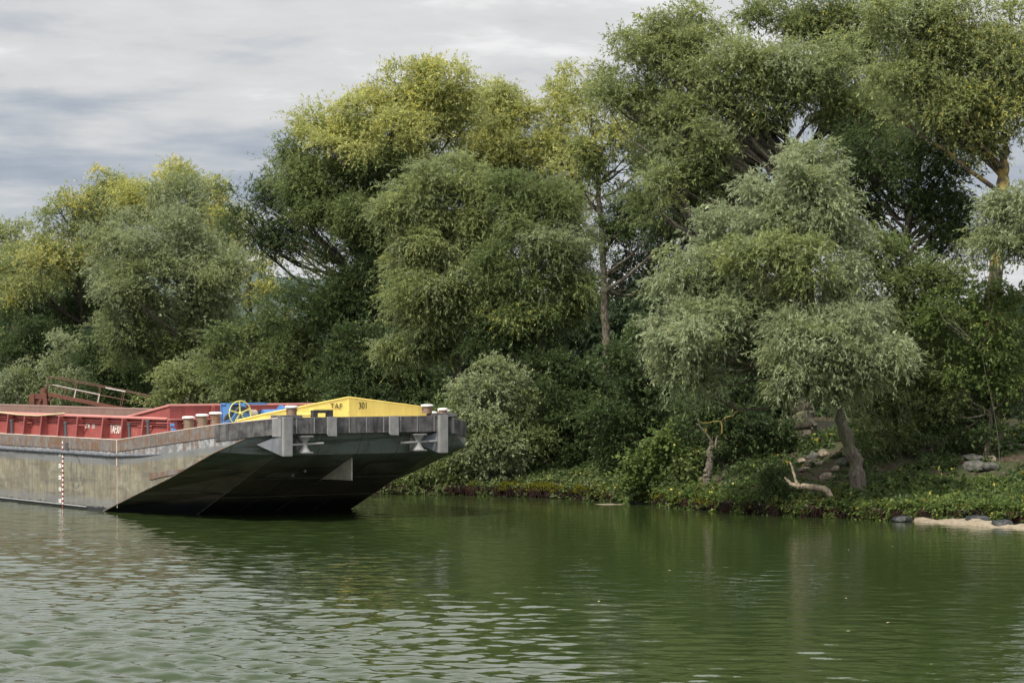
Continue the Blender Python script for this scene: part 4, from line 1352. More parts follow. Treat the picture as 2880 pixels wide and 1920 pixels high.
def build_trees():
    W, A, S = 'willow', 'airy', 'shrub'
    # ---- left group
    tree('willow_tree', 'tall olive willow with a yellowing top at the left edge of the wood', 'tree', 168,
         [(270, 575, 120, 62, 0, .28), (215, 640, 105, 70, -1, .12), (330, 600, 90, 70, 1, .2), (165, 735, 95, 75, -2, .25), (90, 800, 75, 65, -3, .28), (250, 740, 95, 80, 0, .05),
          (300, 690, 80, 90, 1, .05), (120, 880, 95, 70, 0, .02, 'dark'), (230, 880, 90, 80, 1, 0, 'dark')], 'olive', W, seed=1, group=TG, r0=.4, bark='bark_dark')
    tree('willow_tree', 'small pale green tree cut off by the left edge of the photo', 'tree', 176,
         [(45, 700, 60, 55, 0, .15), (20, 780, 70, 70, 0, .1), (60, 760, 50, 60, -2, .1)], 'olive', W, seed=2, group=TG)
    tree('willow_tree', 'yellow topped willow behind the rounded silver green tree', 'tree', 163,
         [(480, 545, 85, 60, 0, .3), (580, 600, 75, 75, 0, .28), (400, 600, 80, 60, 0, .2), (640, 700, 55, 90, 0, .2), (560, 700, 80, 80, 1, .1)], 'lime', W, seed=3, group=TG)
    tree('willow_tree', 'rounded silver green willow standing behind the barge hold', 'tree', 152,
         [(500, 620, 120, 75, 0, .03), (420, 680, 120, 85, -1, .02), (560, 720, 110, 90, -1, .02), (360, 760, 80, 80, 0, .0), (470, 790, 130, 85, -2, .0), (590, 830, 80, 90, 0, .0),
          (360, 880, 85, 85, -1, .0), (470, 920, 110, 85, 0, .0), (400, 980, 90, 70, 0, 0, 'mid'), (560, 960, 80, 80, 1, 0, 'mid')], 'silver', W, seed=4, group=TG, r0=.32,
         trunk=[(545, 1110, 0, 9), (545, 950, 0, 8), (540, 820, 0, 7), (500, 680, 0, 4)])
    tree('willow_tree', 'sparse yellow green tree hanging in the gap beside the hill', 'tree', 158,
         [(735, 780, 75, 60, 0, .30), (760, 850, 50, 45, 0, .35), (690, 800, 50, 60, 0, .35)], 'lime', A, seed=5, group=TG, bark='bark_dark')
    # ---- the big tree and its dark leaning limb
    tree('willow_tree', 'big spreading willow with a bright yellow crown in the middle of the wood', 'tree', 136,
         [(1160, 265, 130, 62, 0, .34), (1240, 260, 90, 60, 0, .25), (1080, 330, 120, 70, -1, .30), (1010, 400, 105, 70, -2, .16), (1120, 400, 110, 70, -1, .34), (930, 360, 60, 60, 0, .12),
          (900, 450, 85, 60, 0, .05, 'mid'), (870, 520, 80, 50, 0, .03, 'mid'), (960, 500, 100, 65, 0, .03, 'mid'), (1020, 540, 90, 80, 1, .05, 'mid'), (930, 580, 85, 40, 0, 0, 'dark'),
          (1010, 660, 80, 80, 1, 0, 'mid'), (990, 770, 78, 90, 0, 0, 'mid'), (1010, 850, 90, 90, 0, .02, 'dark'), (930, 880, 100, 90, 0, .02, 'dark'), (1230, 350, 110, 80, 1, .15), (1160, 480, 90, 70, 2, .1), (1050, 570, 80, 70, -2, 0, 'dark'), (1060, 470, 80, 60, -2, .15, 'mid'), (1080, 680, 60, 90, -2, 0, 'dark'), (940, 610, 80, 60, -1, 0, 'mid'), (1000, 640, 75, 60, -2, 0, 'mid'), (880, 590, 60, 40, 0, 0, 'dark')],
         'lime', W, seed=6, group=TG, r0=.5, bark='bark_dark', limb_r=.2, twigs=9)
    tree('willow_tree', 'dark tree leaning left over the gap with a bare curved limb', 'tree', 140,
         [(735, 555, 85, 55, 0, 0), (700, 620, 60, 65, 0, 0), (780, 620, 90, 60, 0, 0), (740, 690, 70, 55, 0, .04), (830, 660, 60, 45, 0, 0), (800, 560, 60, 40, 0, .0), (830, 700, 35, 25, 0, .0)], 'dark', A,
         trunk=[(1010, 1180, 0, 14), (1000, 900, 0, 12), (960, 740, 0, 9), (900, 675, 0, 7), (830, 650, 0, 5), (770, 600, 0, 3)], seed=7, group=TG, bark='bark_dark', k=.9, twigs=14, limb_r=.1)
    # ---- middle
    tree('willow_tree', 'loose lime green tree behind the middle of the wood', 'tree', 142,
         [(1340, 330, 110, 75, 0, .22), (1430, 300, 50, 40, 0, .08), (1400, 400, 110, 80, 0, .2), (1500, 400, 90, 80, 0, .25), (1545, 300, 38, 55, 0, .1), (1560, 420, 70, 90, 0, .2), (1300, 420, 90, 80, 0, .25),
          (1470, 500, 90, 80, 1, .15), (1560, 540, 70, 80, 1, .1), (1410, 470, 80, 60, 1, .3)], 'lime', W, seed=8, group=TG, bark='bark_dark')
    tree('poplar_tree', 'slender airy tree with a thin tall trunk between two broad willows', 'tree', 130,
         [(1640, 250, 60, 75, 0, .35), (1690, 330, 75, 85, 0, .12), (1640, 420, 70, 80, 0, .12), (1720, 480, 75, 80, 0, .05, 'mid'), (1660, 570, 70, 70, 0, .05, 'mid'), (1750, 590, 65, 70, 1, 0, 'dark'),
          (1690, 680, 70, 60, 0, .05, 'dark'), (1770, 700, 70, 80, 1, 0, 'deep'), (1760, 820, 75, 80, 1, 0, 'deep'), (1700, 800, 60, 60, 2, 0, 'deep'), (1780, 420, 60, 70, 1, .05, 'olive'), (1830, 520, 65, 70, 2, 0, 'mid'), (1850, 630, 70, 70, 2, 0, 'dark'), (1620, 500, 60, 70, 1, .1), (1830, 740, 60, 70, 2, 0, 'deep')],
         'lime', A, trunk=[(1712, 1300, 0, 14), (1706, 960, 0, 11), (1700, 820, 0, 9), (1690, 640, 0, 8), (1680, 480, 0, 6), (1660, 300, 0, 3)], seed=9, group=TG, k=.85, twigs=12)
    tree('willow_tree', 'broad pale olive willow standing over the bow of the barge', 'tree', 123,
         [(1280, 495, 95, 52, 0, .02), (1180, 540, 75, 48, -1, .03), (1340, 560, 75, 52, -1, .04), (1240, 590, 95, 50, -1, .05), (1130, 620, 55, 45, -1, .04), (1350, 640, 48, 45, -1, .02), (1140, 715, 65, 42, -1, .05), (1220, 700, 65, 45, -2, .06), (1310, 720, 60, 42, -1, .02),
          (1170, 810, 72, 50, -1, .02), (1255, 800, 75, 52, -2, .02), (1330, 850, 58, 48, -1, .0, 'mid'), (1130, 890, 52, 48, 0, .03), (1210, 910, 78, 52, -1, .04), (1160, 985, 60, 42, 0, .03), (1245, 1000, 65, 42, 0, .02, 'mid'), (1230, 645, 95, 48, 1.5, 0, 'mid'), (1330, 660, 62, 58, 1.5, 0, 'mid'), (1200, 760, 90, 48, 1.5, 0, 'mid'), (1290, 770, 70, 50, 1.5, 0, 'mid'), (1370, 700, 58, 62, 1.5, 0, 'mid'), (1230, 860, 90, 50, 1.5, 0, 'mid')], 'olive', 'front', seed=10, group=TG, r0=.35, twigs=8)
    tree('willow_tree', 'grey green willow to the right of the pale olive one', 'tree', 121,
         [(1480, 535, 75, 48, 0, .01), (1540, 590, 70, 52, 0, .02), (1430, 610, 60, 48, -1, 0), (1600, 670, 52, 42, 0, 0, 'silver'), (1470, 690, 80, 50, -1, 0), (1560, 720, 75, 48, -1, 0, 'silver'), (1625, 745, 45, 38, 0, 0, 'silver'), (1410, 740, 55, 45, -1, 0), (1470, 800, 72, 48, -1, 0),
          (1570, 815, 70, 50, -1, .02), (1420, 880, 62, 48, 0, 0), (1520, 885, 75, 45, -1, .06), (1600, 890, 42, 42, 0, 0), (1470, 965, 75, 45, 0, 0, 'dark'), (1400, 980, 52, 45, 0, 0, 'dark')], 'mid', 'front', seed=11, group=TG, r0=.3)
    # ---- right, behind
    tree('willow_tree', 'huge dark olive willow with spreading limbs at the upper right', 'tree', 116,
         [(1810, 140, 85, 75, 0, .06), (1790, 250, 85, 85, 0, .02), (1900, 100, 90, 60, 1, .08), (1890, 200, 100, 90, 0, .04), (2000, 150, 90, 70, 1, .03), (2060, 210, 110, 80, -1, .02), (2180, 180, 120, 75, -1, .0), (2290, 190, 105, 70, -1, .02),
          (2050, 310, 110, 70, -1, .03), (2200, 290, 120, 70, -1, .01), (2340, 290, 100, 85, 0, .01), (1930, 330, 100, 80, 0, .02), (1890, 430, 90, 80, 0, .02), (1990, 430, 90, 60, 1, .02), (2390, 380, 90, 80, 1, 0, 'mid'), (2110, 400, 60, 50, 2, 0, 'dark'), (1850, 330, 80, 70, 1, .02), (1960, 500, 75, 60, 1, 0, 'mid'), (2080, 470, 75, 55, 2, 0, 'mid'), (1850, 470, 75, 75, 1, .02), (1960, 420, 75, 60, -2, .01), (1890, 520, 60, 55, -2, .01), (2010, 520, 60, 45, -1, 0, 'mid'), (1890, 570, 80, 65, 1, 0, 'mid'), (1990, 590, 80, 60, 2, 0, 'dark'), (2090, 550, 60, 50, 3, 0, 'dark'), (1930, 670, 70, 60, 3, 0, 'dark'), (2420, 300, 70, 70, 1, .03), (2430, 450, 80, 60, 2, 0, 'mid')],
         'olive', W, trunk=[(2270, 1275, -4, 36), (2255, 1150, -4, 30), (2240, 950, -3, 25), (2225, 700, -1, 21), (2225, 520, 0, 16), (2215, 400, 0, 11), (2200, 290, 0, 6)], seed=12, group=TG, bark='bark', limb_r=.20, twigs=9)
    tree('willow_tree', 'very dark tree behind the huge willow touching the top edge', 'tree', 124,
         [(2240, 55, 110, 60, 0, .08), (2350, 80, 100, 70, 0, .10), (2450, 130, 90, 90, 0, .08), (2440, 50, 90, 60, 0, .1), (2480, 260, 90, 90, 0, .02), (2460, 360, 90, 80, 0, 0), (2560, 330, 80, 80, 0, .03), (2620, 420, 60, 60, 0, .02), (2400, 220, 80, 80, 0, .02)], 'mid', W, seed=13, group=TG, bark='bark_dark')
    tree('willow_tree', 'dark forked tree with sky showing through its crown at the right', 'tree', 113,
         [(2450, 470, 95, 75, 0, 0), (2350, 500, 70, 70, 1, 0), (2540, 480, 90, 80, 0, .03), (2620, 560, 70, 70, 0, .02), (2490, 570, 70, 60, 0, 0), (2640, 660, 60, 60, 0, 0), (2580, 690, 60, 60, 0, .03), (2420, 640, 60, 60, 1, 0), (2600, 400, 70, 60, 0, .05), (2665, 470, 55, 45, 0, 0), (2690, 400, 60, 45, 0, .03, 'mid'), (2690, 620, 50, 50, 0, 0), (2700, 720, 60, 50, 1, 0), (2660, 520, 50, 50, 1, 0), (2480, 400, 80, 70, 1, 0), (2560, 560, 70, 60, 1, 0), (2390, 560, 70, 60, 1, 0), (2650, 600, 60, 60, 1, 0)], 'dark', A,
         trunk=[(2545, 1260, 0, 16), (2540, 900, 0, 13), (2545, 680, 0, 12), (2570, 560, 0, 8), (2590, 460, 0, 4)], seed=14, group=TG, bark='bark_dark', twigs=14, limb_r=.12, k=.85)
    tree('poplar_tree', 'tall tree at the right edge with yellow orange leaves and a lichen stained trunk', 'tree', 109,
         [(2570, 100, 95, 80, 0, .05), (2660, 100, 90, 80, 0, .08), (2770, 110, 90, 85, 0, 0.18), (2860, 150, 70, 100, 0, 0.24), (2640, 210, 85, 70, 0, .18), (2590, 300, 75, 60, 0, .08), (2690, 320, 60, 60, -1, 00.18), (2790, 240, 70, 60, 0, 0.17), (2550, 200, 75, 70, 0, .05), (2740, 400, 45, 50, 0, .1), (2870, 330, 60, 80, 0, 0.12), (2500, 60, 70, 60, 0, .05), (2700, 200, 80, 75, 0, 0.12), (2740, 310, 60, 55, 0, 0.12), (2800, 330, 60, 60, 0, 0.18), (2850, 250, 60, 70, 0, 0.18)], 'olive', W,
         trunk=[(2790, 1240, 0, 22), (2795, 820, 0, 20), (2815, 600, 0, 19), (2822, 500, 0, 17), (2828, 400, 0, 9), (2800, 280, 0, 5)], seed=15, group=TG, bark='lichen_trunk', twigs=12, limb_r=.12, k=1.05)
    # ---- the big light willow in front
    tree('willow_tree', 'pale silver green willow leaning over the water in front of the other trees', 'tree', 100.5,
         [(2275, 465, 62, 45, 0, .02), (2225, 530, 82, 50, -1, .02), (2325, 545, 70, 62, -1, .03), (2140, 540, 45, 35, 0, .01), (2275, 600, 85, 50, -1, .02), (2050, 630, 72, 52, 0, .01), (2130, 650, 62, 45, -1, .02),
          (2350, 660, 62, 62, -1, .04), (2120, 735, 75, 48, -3, .05, 'olive'), (2215, 720, 85, 60, -3, .05, 'olive'), (2280, 790, 60, 45, -3, .05, 'olive'), (2370, 790, 48, 62, -1, .02), (1975, 735, 70, 50, -1, .01), (1925, 805, 62, 50, -1, .02),
          (2015, 815, 55, 45, -1, .01), (1920, 920, 66, 52, -2, .01), (1880, 985, 50, 42, -2, .02), (1975, 975, 66, 58, -3, .04), (2040, 920, 45, 45, -2, .02), (1945, 1045, 55, 35, -2, .02),
          (2290, 905, 75, 42, -3, 0), (2385, 930, 75, 45, -3, .01), (2215, 965, 62, 48, -4, 0), (2320, 985, 85, 50, -4, .01), (2455, 985, 62, 42, -3, 0), (2500, 1010, 38, 30, -3, 0), (2205, 1050, 48, 48, -4, .01), (2290, 1070, 62, 45, -3, .01), (2380, 1060, 65, 45, -3, .02), (2240, 1095, 38, 30, -3, 0), (2350, 1085, 48, 32, -2, .02),
          (1985, 1085, 38, 32, -2, .02), (2110, 830, 72, 58, 1, .02), (2160, 900, 70, 55, 1.5, 0, 'mid'), (2215, 850, 62, 50, 0, .02), (2240, 670, 82, 60, 0, .02), (2330, 860, 55, 48, 0, .02), (2070, 720, 70, 55, 1, .02), (2060, 890, 55, 50, 1, 0, 'mid'), (2120, 980, 60, 50, 2, 0, 'dark'), (2420, 900, 60, 45, 0, 0)],
         'silver', 'front', trunk=[(2420, 1400, 0, 26), (2405, 1300, 0, 20), (2375, 1215, 0, 17), (2350, 1120, 0, 15), (2310, 960, 0, 12), (2270, 800, 0, 9), (2260, 620, 0, 5)], seed=16, group=TG, bark='bark', limb_r=.075, twigs=6)
    # ---- right shrubs and thickets
    tree('bush', 'dark green thicket right of the leaning willow', 'bush', 105,
         [(2490, 740, 85, 75, 1, 0), (2560, 800, 90, 75, 1, .02), (2470, 850, 90, 75, 1, 0), (2580, 900, 95, 75, 0, .01), (2640, 820, 80, 65, 0, .02), (2500, 960, 90, 75, 1, 0), (2610, 1010, 100, 80, 0, .01), (2520, 1080, 90, 75, 1, 0), (2620, 1120, 100, 75, 0, .0),
          (2540, 1180, 90, 65, 0, 0), (2480, 1230, 60, 60, 0, 0), (2440, 1140, 60, 70, 1, 0)], 'mid', S, seed=20, group=BG, bark='bark_dark', r0=.12)
    tree('bush', 'bright green bush with yellow tips at the right edge of the photo', 'bush', 104,
         [(2740, 850, 85, 65, 0, .08), (2820, 900, 80, 75, 0, .10), (2700, 930, 85, 70, 0, .04), (2800, 980, 85, 70, 0, .08), (2740, 1030, 90, 70, 0, .02), (2830, 1070, 70, 80, 0, .03), (2720, 1130, 90, 70, 1, 0, 'dark'), (2810, 1160, 80, 70, 1, .02, 'dark'), (2690, 1200, 70, 50, 1, 0, 'dark')], 'fresh', S, seed=21, group=BG, r0=.12)
    tree('bush', 'silvery bush below the lichen stained trunk at the right edge', 'bush', 102,
         [(2800, 650, 80, 60, 0, .02), (2860, 600, 50, 60, 0, .02), (2840, 720, 60, 60, 0, .02), (2770, 700, 55, 45, 0, .02)], 'silver', 'front', seed=22, group=BG, r0=.012, limb_r=.01, twigs=0)
    # ---- under the middle trees
    tree('bush', 'grey green bush hanging over the water just right of the bow', 'bush', 117.5,
         [(1400, 1090, 75, 70, 0, .01), (1360, 1160, 70, 70, -1, .01), (1430, 1170, 70, 65, 0, 0, 'mid'), (1390, 1240, 75, 65, -1, .02), (1470, 1230, 60, 60, 0, .02, 'mid'), (1400, 1310, 60, 40, -1, .04), (1350, 1260, 50, 60, -1, 0)], 'silver', S, seed=23, group=BG, r0=.08)
    tree('bush', 'low dark bush at the waterline behind the bow', 'bush', 118,
         [(1270, 1230, 70, 60, 0, 0), (1200, 1300, 80, 55, 0, 0), (1290, 1320, 80, 50, -1, .01), (1130, 1360, 70, 40, 0, 0), (1220, 1370, 80, 30, -1, 0), (1310, 1375, 60, 28, -1, .01), (1310, 1160, 55, 60, 0, 0)], 'mid', S, seed=24, group=BG, r0=.07)
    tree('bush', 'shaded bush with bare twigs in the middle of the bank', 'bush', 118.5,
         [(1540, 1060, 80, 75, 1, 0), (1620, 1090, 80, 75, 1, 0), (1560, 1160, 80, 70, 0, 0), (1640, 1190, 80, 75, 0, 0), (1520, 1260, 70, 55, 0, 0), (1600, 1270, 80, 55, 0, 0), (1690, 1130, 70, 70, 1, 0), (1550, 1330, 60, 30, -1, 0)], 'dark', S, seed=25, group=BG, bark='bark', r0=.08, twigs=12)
    tree('bush', 'leafy dark bush behind the pollarded stump', 'bush', 115,
         [(1740, 1060, 75, 70, 0, 0), (1790, 1150, 80, 75, 0, 0), (1720, 1230, 75, 65, -1, .01), (1850, 1100, 75, 80, 1, 0), (1870, 1200, 75, 65, 0, .01), (1780, 1290, 70, 50, -1, .02), (1790, 980, 70, 60, 1, 0), (1880, 1010, 60, 60, 2, 0)], 'dark', S, seed=26, group=BG, r0=.08)
    tree('bush', 'yellow green climbing bush at the bank edge left of the stump', 'bush', 109,
         [(1840, 1275, 40, 45, 0, .10), (1795, 1330, 40, 45, 0, .02), (1880, 1345, 50, 40, 0, .02), (1905, 1285, 40, 45, 1, .12), (1825, 1375, 45, 28, 0, .02, 'mid'), (1935, 1330, 35, 35, 0, .1, 'mid'), (1780, 1385, 40, 22, 0, 0, 'mid'), (1870, 1240, 25, 35, 1, .12), (1920, 1380, 40, 25, 0, 0, 'mid')], 'fresh', 'broad', seed=27, group=BG, r0=.05)
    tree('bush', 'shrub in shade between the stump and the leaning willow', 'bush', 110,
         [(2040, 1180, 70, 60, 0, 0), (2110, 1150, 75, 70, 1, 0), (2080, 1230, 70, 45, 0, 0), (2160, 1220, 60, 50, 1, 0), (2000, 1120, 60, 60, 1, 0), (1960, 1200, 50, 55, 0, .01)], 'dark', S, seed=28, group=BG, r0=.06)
    tree('bush', 'small dark bush on the bank beside the driftwood log', 'bush', 100.5,
         [(2175, 1340, 32, 26, 0, 0), (2195, 1370, 34, 26, 0, 0), (2165, 1380, 30, 26, 0, 0), (2195, 1405, 28, 20, 0, 0)], 'dark', S, seed=29, group=BG, r0=.03, rp=.30, ns=26, S=.22, L=.08, W=.032)
    # ---- left bushes behind the barge
    tree('bush', 'large rounded bush behind the winch of the barge', 'bush', 137,
         [(760, 940, 95, 60, 0, 0), (680, 960, 75, 55, 0, 0), (840, 980, 85, 60, 0, 0), (720, 1030, 95, 55, -1, 0), (820, 1060, 95, 55, -1, 0), (640, 1050, 70, 60, 0, .02), (900, 1070, 80, 60, 0, 0), (730, 1110, 110, 45, -1, .02), (860, 1130, 100, 45, -1, 0), (900, 990, 70, 70, 1, 0, 'dark')], 'mid', S, seed=30, group=BG, r0=.10)
    tree('bush', 'pale green bush in front of the gangway end', 'bush', 142,
         [(540, 1040, 60, 40, 0, .05), (500, 1085, 65, 45, 0, .04), (570, 1100, 75, 45, 0, .02), (470, 1125, 60, 35, 0, .03), (600, 1150, 80, 40, 0, 0)], 'olive', S, seed=31, group=BG, r0=.08)
    tree('bush', 'low silver green bush at the left edge behind the rusty post', 'bush', 160,
         [(80, 1080, 65, 50, 0, .01), (40, 1110, 55, 45, 0, 0), (130, 1120, 60, 40, 0, 0), (70, 1150, 80, 40, 0, 0)], 'silver', S, seed=32, group=BG, r0=.06)
    tree('bush', 'narrow upright bush behind the gangway rails', 'bush', 159,
         [(180, 980, 35, 40, 0, .01), (185, 1040, 50, 45, 0, .01), (210, 1100, 65, 45, 0, .02), (240, 1050, 40, 40, 1, .1)], 'silver', S, seed=33, group=BG, r0=.06)
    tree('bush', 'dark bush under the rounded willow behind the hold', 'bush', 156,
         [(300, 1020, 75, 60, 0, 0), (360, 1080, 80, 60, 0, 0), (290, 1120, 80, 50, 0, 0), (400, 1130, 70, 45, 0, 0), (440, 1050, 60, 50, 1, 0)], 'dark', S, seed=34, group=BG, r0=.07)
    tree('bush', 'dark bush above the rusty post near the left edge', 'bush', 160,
         [(100, 960, 85, 60, 3, 0), (40, 1000, 70, 60, 3, 0), (160, 1070, 80, 60, 3, 0), (90, 1050, 70, 50, 3, 0)], 'dark', S, seed=36, group=BG, r0=.06)
    tree('bush', 'dark bush with dry brown branches behind the yellow bow shield', 'bush', 130,
         [(1000, 980, 85, 65, 0, .02), (1080, 1010, 80, 65, 0, .03), (960, 1060, 85, 60, 0, 0), (1050, 1090, 90, 60, -1, 0), (1140, 1080, 85, 65, 0, .01), (1000, 1150, 90, 45, -1, 0), (1120, 1160, 95, 55, -1, 0), (1220, 1100, 75, 65, 0, 0), (1200, 1190, 80, 60, -1, 0)], 'dark', S, seed=35, group=BG, r0=.09, twigs=14, bark='lichen')


MAT['lichen_trunk'] = bark_material('bark_lichen_trunk', (0.045, 0.036, 0.026), (0.13, 0.10, 0.07), moss=(0.34, 0.24, 0.05))
build_trees()


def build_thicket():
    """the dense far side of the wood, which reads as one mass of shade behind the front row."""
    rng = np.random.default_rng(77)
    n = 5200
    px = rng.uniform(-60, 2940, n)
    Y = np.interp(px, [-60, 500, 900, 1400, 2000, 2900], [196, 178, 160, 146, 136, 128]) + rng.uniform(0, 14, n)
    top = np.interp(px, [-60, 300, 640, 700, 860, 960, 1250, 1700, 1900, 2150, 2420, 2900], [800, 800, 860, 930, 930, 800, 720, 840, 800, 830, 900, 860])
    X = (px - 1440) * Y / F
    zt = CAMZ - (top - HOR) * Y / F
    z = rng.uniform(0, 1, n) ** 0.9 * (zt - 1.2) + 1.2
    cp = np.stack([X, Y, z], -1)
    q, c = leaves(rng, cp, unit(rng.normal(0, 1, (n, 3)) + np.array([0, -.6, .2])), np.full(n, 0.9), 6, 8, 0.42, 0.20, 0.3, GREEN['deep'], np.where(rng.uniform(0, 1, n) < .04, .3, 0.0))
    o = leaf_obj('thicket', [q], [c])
    tag(o, 'dense shaded undergrowth behind the front row of trees', None, None, 'stuff')
    LEAFCOUNT[0] += len(q)


build_thicket()


def build_ground_cover():
    rng = np.random.default_rng(5)

    def scatter(name, label, n, xr, dr, hgt, L, W, pal, yel, thresh, ns=5, nl=5, seed=1, sc=0.9):
        r = np.random.default_rng(seed)
        X = r.uniform(*xr, n); D = r.uniform(*dr, n)
        Yp = wline(X) + wig(X) + D
        keep = hnoise(X + 3 * seed, Yp, sc) + r.normal(0, .25, n) > thresh
        gx = 1440 + F * X / Yp; gy = HOR + F * (CAMZ - gz(X, Yp) - .15) / Yp
        for x0, x1, y0, y1 in ((2222, 2400, 1262, 1358), (2690, 2865, 1268, 1340), (1955, 2030, 1335, 1385), (2200, 2370, 1360, 1425), (2440, 2490, 1380, 1440)):
            keep &= ~((gx > x0) & (gx < x1) & (gy > y0) & (gy < y1) & (r.uniform(0, 1, n) < .82))
        X, Yp = X[keep], Yp[keep]
        m = len(X)
        h = hgt * r.uniform(.5, 1.2, m)
        cp = np.stack([X, Yp, gz(X, Yp) + h * .55], -1)
        ye = np.where(r.uniform(0, 1, m) < yel, .35, .004)
        q, c = leaves(r, cp, unit(r.normal(0, .6, (m, 3)) + np.array([0, -.35, 1])), h * .8, ns, nl, L, W, .5, pal, ye, up=.4, hang=.2, spread=.7,
                      tone=np.clip(.45 + .7 * hnoise(X * 1.3, Yp, 1.9) + r.normal(0, .15, m), 0, 1))
        o = leaf_obj(name, [q], [c]); tag(o, label, None, None, 'stuff'); LEAFCOUNT[0] += len(q)
    scatter('ground_cover', 'bright green nettles and ivy along the bank', 5200, (5.0, 24), (0.0, 4.5), .22, .12, .09, GREEN['fresh'], .02, 0.25, seed=3, sc=1.7)
    scatter('ground_cover', 'low dark ivy on the slope under the trees', 8000, (2, 26), (1.2, 16), .26, .15, .11, GREEN['dark'], .03, 0.0, seed=4)
    scatter('ground_cover', 'yellow green brambles at the right end of the bank', 3000, (15.2, 24), (0.0, 5.5), .24, .13, .10, GREEN['fresh'], .06, 0.05, seed=6, sc=1.6)
    scatter('ground_cover', 'scattered weeds on the shaded middle bank', 2600, (-8, 7), (1.1, 8), .28, .14, .09, GREEN['mid'], .04, 0.0, seed=8)
    scatter('ground_cover', 'creepers hanging over the edge of the bank', 1300, (4.5, 24), (-.12, .25), .24, .11, .08, GREEN['fresh'], .03, 0.1, seed=11, sc=2.4)
    scatter('ground_cover', 'sparse dark weeds hanging over the mossy edge', 500, (-8, 6), (-.10, .25), .22, .12, .08, GREEN['mid'], .03, 0.1, seed=12)
    # moss cushions on the overhanging lip
    r = np.random.default_rng(21)
    n = 42000
    X = r.uniform(-2.0, 8.4, n); D = r.uniform(-0.05, 1.3, n)
    Yp = wline(X) + wig(X) + D
    keep = (hnoise(X, Yp * 0.3, 1.3) > -.35)
    X, Yp = X[keep], Yp[keep]; n = len(X)
    p = np.stack([X, Yp, np.maximum(gz(X, Yp), 0.28) + r.uniform(0, .05, n)], -1)
    ax = unit(r.normal(0, .5, (n, 3)) + np.array([0, -.5, .6])); sd = unit(np.cross(ax, r.normal(0, 1, (n, 3))))
    l = r.uniform(.05, .12, n)[:, None]
    q = np.stack([p - sd * .02, p + sd * .02, p + ax * l + sd * .012, p + ax * l - sd * .012], 1)
    c = np.array([0.085, 0.095, 0.013]) * r.uniform(.7, 1.5, (n, 1)) + np.array([.05, .03, 0]) * r.uniform(0, 1, (n, 1))
    tag(leaf_obj('moss', [q], [c], m='fibre'), 'yellow green moss cushions on the lip of the bank', None, None, 'stuff'); LEAFCOUNT[0] += n
    # grass tufts on and over the lip
    n = 16000
    tx = r.uniform(3, 24, 500); td = r.uniform(-.1, 4.0, 500)
    k = r.integers(0, 500, n); X = tx[k] + r.normal(0, .09, n); Yp = wline(X) + wig(X) + td[k] + r.normal(0, .09, n)
    p = np.stack([X, Yp, np.maximum(gz(X, Yp), .15)], -1)
    ax = unit(r.normal(0, .38, (n, 3)) + np.array([0, -.35, .9])); sd = unit(np.cross(ax, r.normal(0, 1, (n, 3))))
    l = r.uniform(.15, .42, n)[:, None]; tip = p + ax * l + np.array([0, -.5, -.45]) * l * .35
    q = np.stack([p - sd * .012, p + sd * .012, p + ax * l * .6 + sd * .009, tip], 1)
    c = np.array([0.085, 0.115, 0.030]) * r.uniform(.5, 1.4, (n, 1)) + np.array([.10, .06, .01]) * (r.uniform(0, 1, (n, 1)) < .25)
    tag(leaf_obj('grass', [q], [c], m='fibre'), 'tufts of rough grass along the bank', None, None, 'stuff'); LEAFCOUNT[0] += n
    # fine roots and dead stems hanging down the wet face
    n = 11000
    X = r.uniform(-8, 22, n); X = X[hnoise(X, 0 * X + 3, 2.2) + r.normal(0, .3, n) > .05]; n = len(X); Yp = wline(X) + wig(X) - r.uniform(-.05, .12, n)
    p = np.stack([X, Yp, r.uniform(.12, .46, n)], -1)
    ax = unit(r.normal(0, .35, (n, 3)) + np.array([0, -.3, -1])); sd = np.array([1., 0, 0]) * np.ones((n, 1))
    l = r.uniform(.12, .38, n)[:, None]
    q = np.stack([p - sd * .012, p + sd * .012, p + ax * l + sd * .006, p + ax * l - sd * .006], 1)
    q[..., 2] = np.maximum(q[..., 2], -.05)
    c = np.where(r.uniform(0, 1, (n, 1)) < .22, np.array([.040, .011, .008]), np.array([.016, .011, .008])) * r.uniform(.5, 1.3, (n, 1))
    tag(leaf_obj('root_fringe', [q], [c], m='fibre'), 'dark red roots hanging at the waterline', None, None, 'stuff'); LEAFCOUNT[0] += n


build_ground_cover()


def ground_hit(px, py):
    """where the sight line through a pixel meets the bank."""
    Y = np.arange(88, 135, 0.05)
    X = (px - 1440) * Y / F; Z = CAMZ - (py - HOR) * Y / F
    k = np.nonzero(gz(X, Y) >= Z)[0]
    i = k[0] if len(k) else len(Y) - 1
    return X[i], Y[i]


